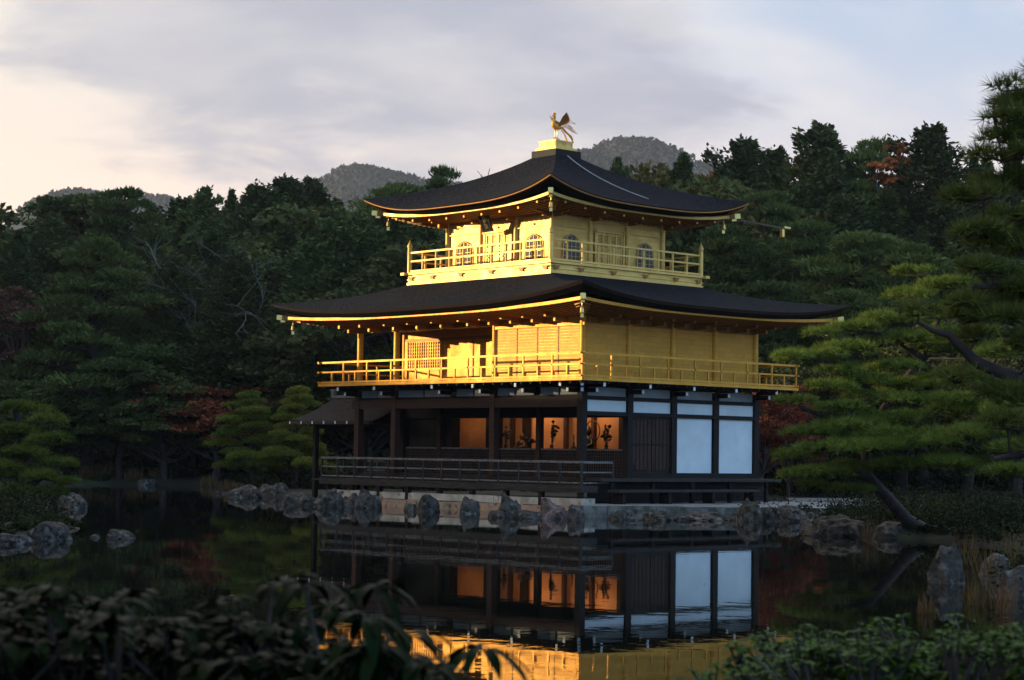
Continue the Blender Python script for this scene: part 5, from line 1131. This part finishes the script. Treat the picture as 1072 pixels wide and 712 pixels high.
# the big leaning pine on the right shore
Dq = 47
bough_pine('leaning_pine', 'big leaning pine with flat green boughs hiding the right corner of the pavilion', [(975, 560, 48.5, .19), (950, 545, 48, .165), (930, 522, 47.5, .15), (908, 498, 47, .135), (905, 462, 47.5, .12), (930, 420, 48.4, .10), (965, 375, 48.9, .08), (985, 330, 48.9, .05)],
  [[(908, 498, 47, .14), (870, 488, 46.5, .09), (830, 490, 46.5, .04)], [(905, 462, 47.5, .12), (870, 440, 46.5, .07), (836, 425, 46, .03)], [(930, 420, 48, .1), (890, 395, 47, .06), (845, 372, 46.5, .03)], [(905, 470, 47.5, .12), (960, 460, 46, .08), (1030, 470, 45, .05)], [(965, 375, 48.5, .1), (930, 350, 48, .05), (880, 345, 47.5, .03)]],
  [(852, 374, 46.5, 44, 11), (890, 366, 47, 40, 12), (905, 345, 47.5, 38, 12), (935, 335, 48, 36, 13), (865, 350, 47.5, 26, 8), (838, 420, 46, 26, 8), (868, 405, 46.5, 36, 11), (905, 400, 47, 40, 12), (880, 428, 46, 34, 9),
   (850, 452, 46, 36, 9), (895, 447, 46, 46, 13), (940, 440, 46.5, 46, 14), (835, 478, 46, 34, 12), (870, 470, 45.5, 46, 14), (915, 468, 45.5, 50, 15), (965, 462, 45, 52, 16), (1015, 455, 45, 50, 16), (1050, 470, 44.5, 44, 16), (855, 496, 46, 42, 11), (900, 490, 46.5, 40, 11), (950, 488, 45.5, 48, 13), (1005, 485, 45, 50, 14), (1050, 495, 44, 44, 14), (845, 508, 46.2, 26, 6),
   (960, 405, 48, 44, 14), (1000, 400, 48, 42, 14), (980, 365, 48.5, 40, 13), (1020, 430, 46, 44, 14), (985, 330, 48.5, 36, 12), (950, 310, 49, 34, 12), (1045, 400, 46, 40, 14), (890, 512, 46.6, 28, 6), (930, 385, 47.5, 40, 12), (925, 418, 46.8, 40, 12), (955, 355, 47.8, 38, 12), (1010, 350, 48, 40, 14), (1040, 370, 47, 40, 14), (985, 420, 46.5, 44, 14), (1000, 300, 49, 36, 13), (960, 285, 49.5, 30, 11), (1035, 320, 48.5, 36, 14), (1060, 430, 45, 40, 14), (925, 455, 45.6, 40, 12), (880, 390, 46.6, 34, 10)],
  'garden_pine', 150, .17, .018, 9, 3)
# the pine on the left islet
bough_pine('islet_pine', 'spreading pine on the left islet, its flat boughs cut by the left edge', [(20, 540, 56, .2), (18, 515, 56, .17), (28, 480, 56, .14), (22, 450, 56, .1), (15, 425, 56, .06)],
  [[(18, 515, 56, .12), (45, 500, 55, .07), (65, 498, 54.5, .03)], [(28, 480, 56, .1), (5, 470, 56, .06), (-25, 468, 56, .03)]],
  [(18, 428, 56, 34, 9), (-15, 432, 56, 34, 9), (40, 440, 55.5, 30, 9), (10, 452, 55.5, 40, 10), (48, 462, 55, 30, 10), (-20, 460, 56, 40, 12), (20, 476, 55, 42, 11), (58, 485, 54.5, 26, 9), (30, 498, 54.5, 40, 11), (-10, 490, 55, 42, 13), (65, 505, 54.3, 20, 8), (12, 515, 54.5, 46, 12), (50, 518, 54.3, 30, 9), (-25, 520, 55, 40, 13)],
  'garden_pine', 130, .19, .022, 9, 5)
# the close pine at the right edge
bough_pine('near_pine', 'close dark pine filling the right edge with long needled boughs', [(1190, 760, 19.5, .24), (1180, 600, 19.5, .22), (1165, 430, 19.5, .2), (1150, 250, 19.5, .16), (1130, 100, 19.5, .11), (1110, 20, 19.5, .05)],
  [[(1170, 480, 19.5, .12), (1110, 414, 18.8, .085), (1072, 398, 18.6, .07), (1046, 389, 18.5, .062), (1024, 380, 18.4, .055), (1006, 364, 18.35, .046), (993, 350, 18.3, .036), (976, 346, 18.3, .024), (960, 337, 18.3, .012)], [(1150, 260, 19.5, .1), (1080, 235, 18.6, .06), (1030, 232, 18.3, .03)], [(1135, 120, 19.5, .09), (1080, 120, 18.6, .05), (1040, 118, 18.3, .02)], [(1155, 320, 19.5, .1), (1090, 300, 18.5, .05), (1020, 300, 18.2, .02)], [(1150, 260, 19.5, .1), (1190, 240, 19.5, .06), (1225, 245, 19.6, .03)], [(1155, 330, 19.5, .1), (1200, 325, 19.5, .06), (1240, 345, 19.6, .03)], [(1160, 430, 19.5, .1), (1200, 418, 19.5, .06), (1230, 412, 19.6, .03)], [(1130, 110, 19.5, .08), (1165, 118, 19.5, .05), (1195, 160, 19.6, .03)], [(1165, 430, 19.5, .1), (1100, 470, 18.3, .05), (1040, 480, 18, .02)]],
  [(1066, 90, 18.5, 26, 14), (1075, 105, 18.6, 44, 18), (1085, 135, 18.6, 50, 20), (1062, 145, 18.5, 44, 18), (1062, 195, 18.5, 50, 20), (1055, 250, 18.5, 48, 18), (1090, 240, 18.6, 44, 24), (1088, 330, 18.6, 40, 24), (1050, 310, 18.5, 48, 18), (1080, 110, 18.5, 40, 14), (1046, 126, 18.3, 34, 13), (1075, 150, 18.4, 40, 14), (1050, 165, 18.3, 44, 14), (1085, 190, 18.5, 44, 16), (1030, 205, 18.2, 40, 14), (1068, 225, 18.3, 50, 16), (1035, 245, 18.2, 38, 12), (1078, 262, 18.3, 44, 15),
   (1040, 285, 18.2, 44, 15), (1075, 305, 18.2, 44, 16), (1030, 318, 18.3, 42, 14), (1060, 335, 18.2, 44, 15), (1085, 365, 18.3, 44, 18), (1000, 398, 18.4, 32, 10), (1045, 412, 18.4, 38, 12), (962, 328, 18.3, 26, 8), (1020, 355, 18.6, 26, 9), (1010, 335, 18.4, 30, 10), (1078, 420, 18.2, 40, 16), (1055, 445, 18, 40, 14), (1085, 470, 18.1, 44, 18), (1110, 40, 19.5, 46, 22), (1105, 12, 19.5, 30, 14), (1130, 75, 19.4, 54, 22), (1165, 110, 19.5, 56, 22), (1190, 160, 19.6, 60, 24), (1120, 170, 19.2, 50, 20), (1140, 215, 19.4, 60, 24), (1210, 235, 19.6, 64, 24), (1130, 280, 19.3, 56, 22), (1190, 310, 19.5, 64, 24), (1240, 340, 19.6, 60, 24), (1130, 370, 19.2, 50, 20), (1210, 410, 19.5, 64, 22), (1140, 440, 19.2, 54, 20), (1180, 490, 19.5, 60, 20), (1120, 505, 19.2, 40, 16)],
  'near_pine', 430, .14, .009, 12, 7)

# ------------------------------------------------------------------ reeds and grass tufts
def tuft(px, py, wpx, hpx, label, seed, n=60, z=.02, group='dry reed tufts'):
    rs = np.random.RandomState(seed); p = onz(px, py, z); D = (p-CAM)@FWD; k = D/FPX; h = hpx*k; w = wpx*k/2
    C = np.column_stack([rs.normal(size=n)*w*.5, rs.normal(size=n)*w*.5, np.zeros(n)]); d = np.column_stack([rs.normal(size=(n, 2))*.22, np.ones(n)]); L_ = h*(.5+.6*rs.rand(n))
    V, lo, st = leaf_quads(C+unit(d)*L_[:, None]*.5, d, L_, max(.012, .8*k)*(.6+.8*rs.rand(n)), rs)
    o = link('reed_tuft', fast_mesh('reed_tuft', V, lo, st, MT['reed'], False, np.repeat(rs.rand(n), 4)), None, (p[0], p[1], max(ground_z(p), -.05))); props(o, label, 'reeds', group)
for i, a in enumerate([(92, 506, 20, 16, 'straw coloured reeds on the far shore, nearest the left islet pine'), (115, 506, 20, 18, 'taller straw reeds on the far shore beside the first clump'), (140, 507, 16, 15, 'small straw reed clump on the far shore left of the pale stone'), (165, 507, 18, 13, 'low orange reeds on the far shore right of the pale stone'), (218, 509, 20, 14, 'thin reeds on the far shore below the red maple'), (240, 514, 18, 15, 'orange reeds left of the pine rocks at the shore')]):
    tuft(*a, seed=i, n=130)
for i, a in enumerate([(1010, 592, 26, 46, 'orange reeds just behind the tall standing stone'), (1032, 606, 26, 50, 'orange reeds between the standing stone and the right bank rock'), (1058, 590, 22, 46, 'orange reeds beside the pale boulder at the right edge'), (1018, 632, 22, 36, 'thin reeds in the water right of the standing stone'), (1050, 640, 26, 44, 'tall thin orange reeds low at the right edge'), (910, 566, 16, 30, 'yellow green tuft between the two big pond rocks'), (968, 640, 18, 26, 'sparse reed stems left of the tall standing stone')]):
    tuft(*a, seed=20+i, n=55)

# ------------------------------------------------------------------ close shrubs on the near bank
def shrub(name, label, px, py, D, stems, m, ll, lw, whorl, seed, spread, cat='shrub', droop=.35):
    """stems end at (px, py, D) tips; a whorl of leaves sits on each tip"""
    rs = np.random.RandomState(seed); b = P(px, py, D); u, w = touw(b); b[2] = ground_z(b)-.05; t = empty(name, b, label, cat); tubes = []; Vs = []; Ls = []; Ss = []; Ts = []; nv = 0; nl_ = 0
    for (x, y, dd) in stems:
        tip = P(x, y, dd); mid = b*.35+tip*.65+np.array((rs.normal()*.1, rs.normal()*.1, -.12)); tubes.append(([b+rs.normal(size=3)*np.array((.15, .15, 0)), mid, tip], [.016, .010, .005]))
        for s in range(spread):
            tp_ = tip+rs.normal(size=3)*np.array((.13, .13, .09))*(0 if s == 0 else 1)*ll*7; ax_ = unit(np.array((rs.normal()*.4, rs.normal()*.4, 1.0)))
            if s: tubes.append(([mid*.4+tip*.6, tp_], [.006, .004]))
            for q_ in range(whorl):
                a = q_*2.4+rs.rand(); out = np.array((math.cos(a), math.sin(a), .35+rs.normal()*.3)); out = unit(out-ax_*(out@ax_)*.5); L_ = ll*(.7+.5*rs.rand()); Wd = lw*(.8+.4*rs.rand()); up = unit(np.cross(np.cross(out, (0, 0, 1)), out)); sd = np.cross(out, up)
                rows = []
                for k, (f, wf) in enumerate(((0, .12), (.25, .75), (.5, 1.0), (.75, .8), (1.0, .05))):
                    c = tp_-ax_*(q_*.012*ll*7/whorl)+out*L_*f*(1-.15*f)-np.array((0, 0, 1))*droop*L_*f*f; rows.append((c-sd*Wd*.5*wf+up*.12*Wd*wf, c, c+sd*Wd*.5*wf+up*.12*Wd*wf))
                Vs.append(np.array(rows).reshape(-1, 3))
                for k in range(4):
                    for g_ in range(2):
                        i0 = nv+k*3+g_; Ls += [i0, i0+1, i0+4, i0+3]; Ss.append(nl_); nl_ += 4
                nv += 15; Ts += [rs.rand()]*15
    V = np.concatenate(Vs)-b; link('foliage', fast_mesh('foliage', V, np.array(Ls), np.array(Ss), MT[m], True, np.array(Ts)), t)
    mb = MB()
    for pts, rr in tubes: mb.tube([p-b for p in pts], rr, 6)
    link('stems', mb.mesh('stems', MT['bark']), t); return t
rs = random.Random(3)
def region(n, x0, x1, topf, y1, d0, d1):
    out = []
    while len(out) < n:
        x = rs.uniform(x0, x1); y = rs.uniform(560, y1)
        if y > topf(x)+rs.uniform(0, 10): out.append((x, y, rs.uniform(d0, d1)))
    return out
topL = lambda x: np.interp(x, [-40, 0, 60, 120, 180, 230, 262], [616, 620, 618, 640, 658, 660, 680])
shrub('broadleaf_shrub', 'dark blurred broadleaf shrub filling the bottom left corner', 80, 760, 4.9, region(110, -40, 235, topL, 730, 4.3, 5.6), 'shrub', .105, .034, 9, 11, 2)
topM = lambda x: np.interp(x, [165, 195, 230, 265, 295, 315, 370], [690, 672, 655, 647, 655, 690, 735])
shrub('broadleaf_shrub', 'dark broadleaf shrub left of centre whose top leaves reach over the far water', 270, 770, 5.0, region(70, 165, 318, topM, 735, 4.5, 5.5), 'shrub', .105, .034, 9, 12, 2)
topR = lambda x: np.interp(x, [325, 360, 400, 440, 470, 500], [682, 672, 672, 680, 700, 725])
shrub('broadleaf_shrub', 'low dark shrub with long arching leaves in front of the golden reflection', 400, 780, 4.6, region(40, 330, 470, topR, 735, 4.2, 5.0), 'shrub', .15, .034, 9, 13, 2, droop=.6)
topA = lambda x: np.interp(x, [770, 790, 830, 880, 925, 960, 1010, 1072, 1110], [668, 660, 662, 660, 650, 664, 648, 664, 664])
shrub('azalea_bush', 'glossy green bush along the bottom right edge', 940, 780, 7.2, region(220, 775, 1100, topA, 740, 6.2, 8.2), 'azalea', .052, .022, 8, 14, 5, droop=.2)
topB = lambda x: np.interp(x, [725, 740, 780, 800], [706, 700, 702, 712])
shrub('azalea_bush', 'small low sprig of glossy leaves at the bottom edge left of the green bush', 770, 770, 7.0, region(16, 730, 800, topB, 730, 6.6, 7.4), 'azalea', .05, .018, 8, 15, 3, droop=.2)

# a few fallen leaves adrift
rs = np.random.RandomState(12); C = []
while len(C) < 70:
    u, w_ = rs.uniform(-9, 8), rs.uniform(15, 60)
    if sdist([u], [w_], POND)[0] < -1 and sdist([u], [w_], ISLET)[0] > 1: C.append(UW(u, w_, .012))
C = np.array(C); V, lo, st = leaf_quads(C, np.column_stack([rs.normal(size=(70, 2)), rs.normal(size=70)*.03]), .10, .07, rs); V[:, 2] = .012+rs.rand(280)*.006
o = link('fallen_leaves', fast_mesh('fallen_leaves', V, lo, st, MT['reed'], False, np.repeat(rs.rand(70), 4))); props(o, 'scattered fallen leaves floating on the pond', kind='stuff')
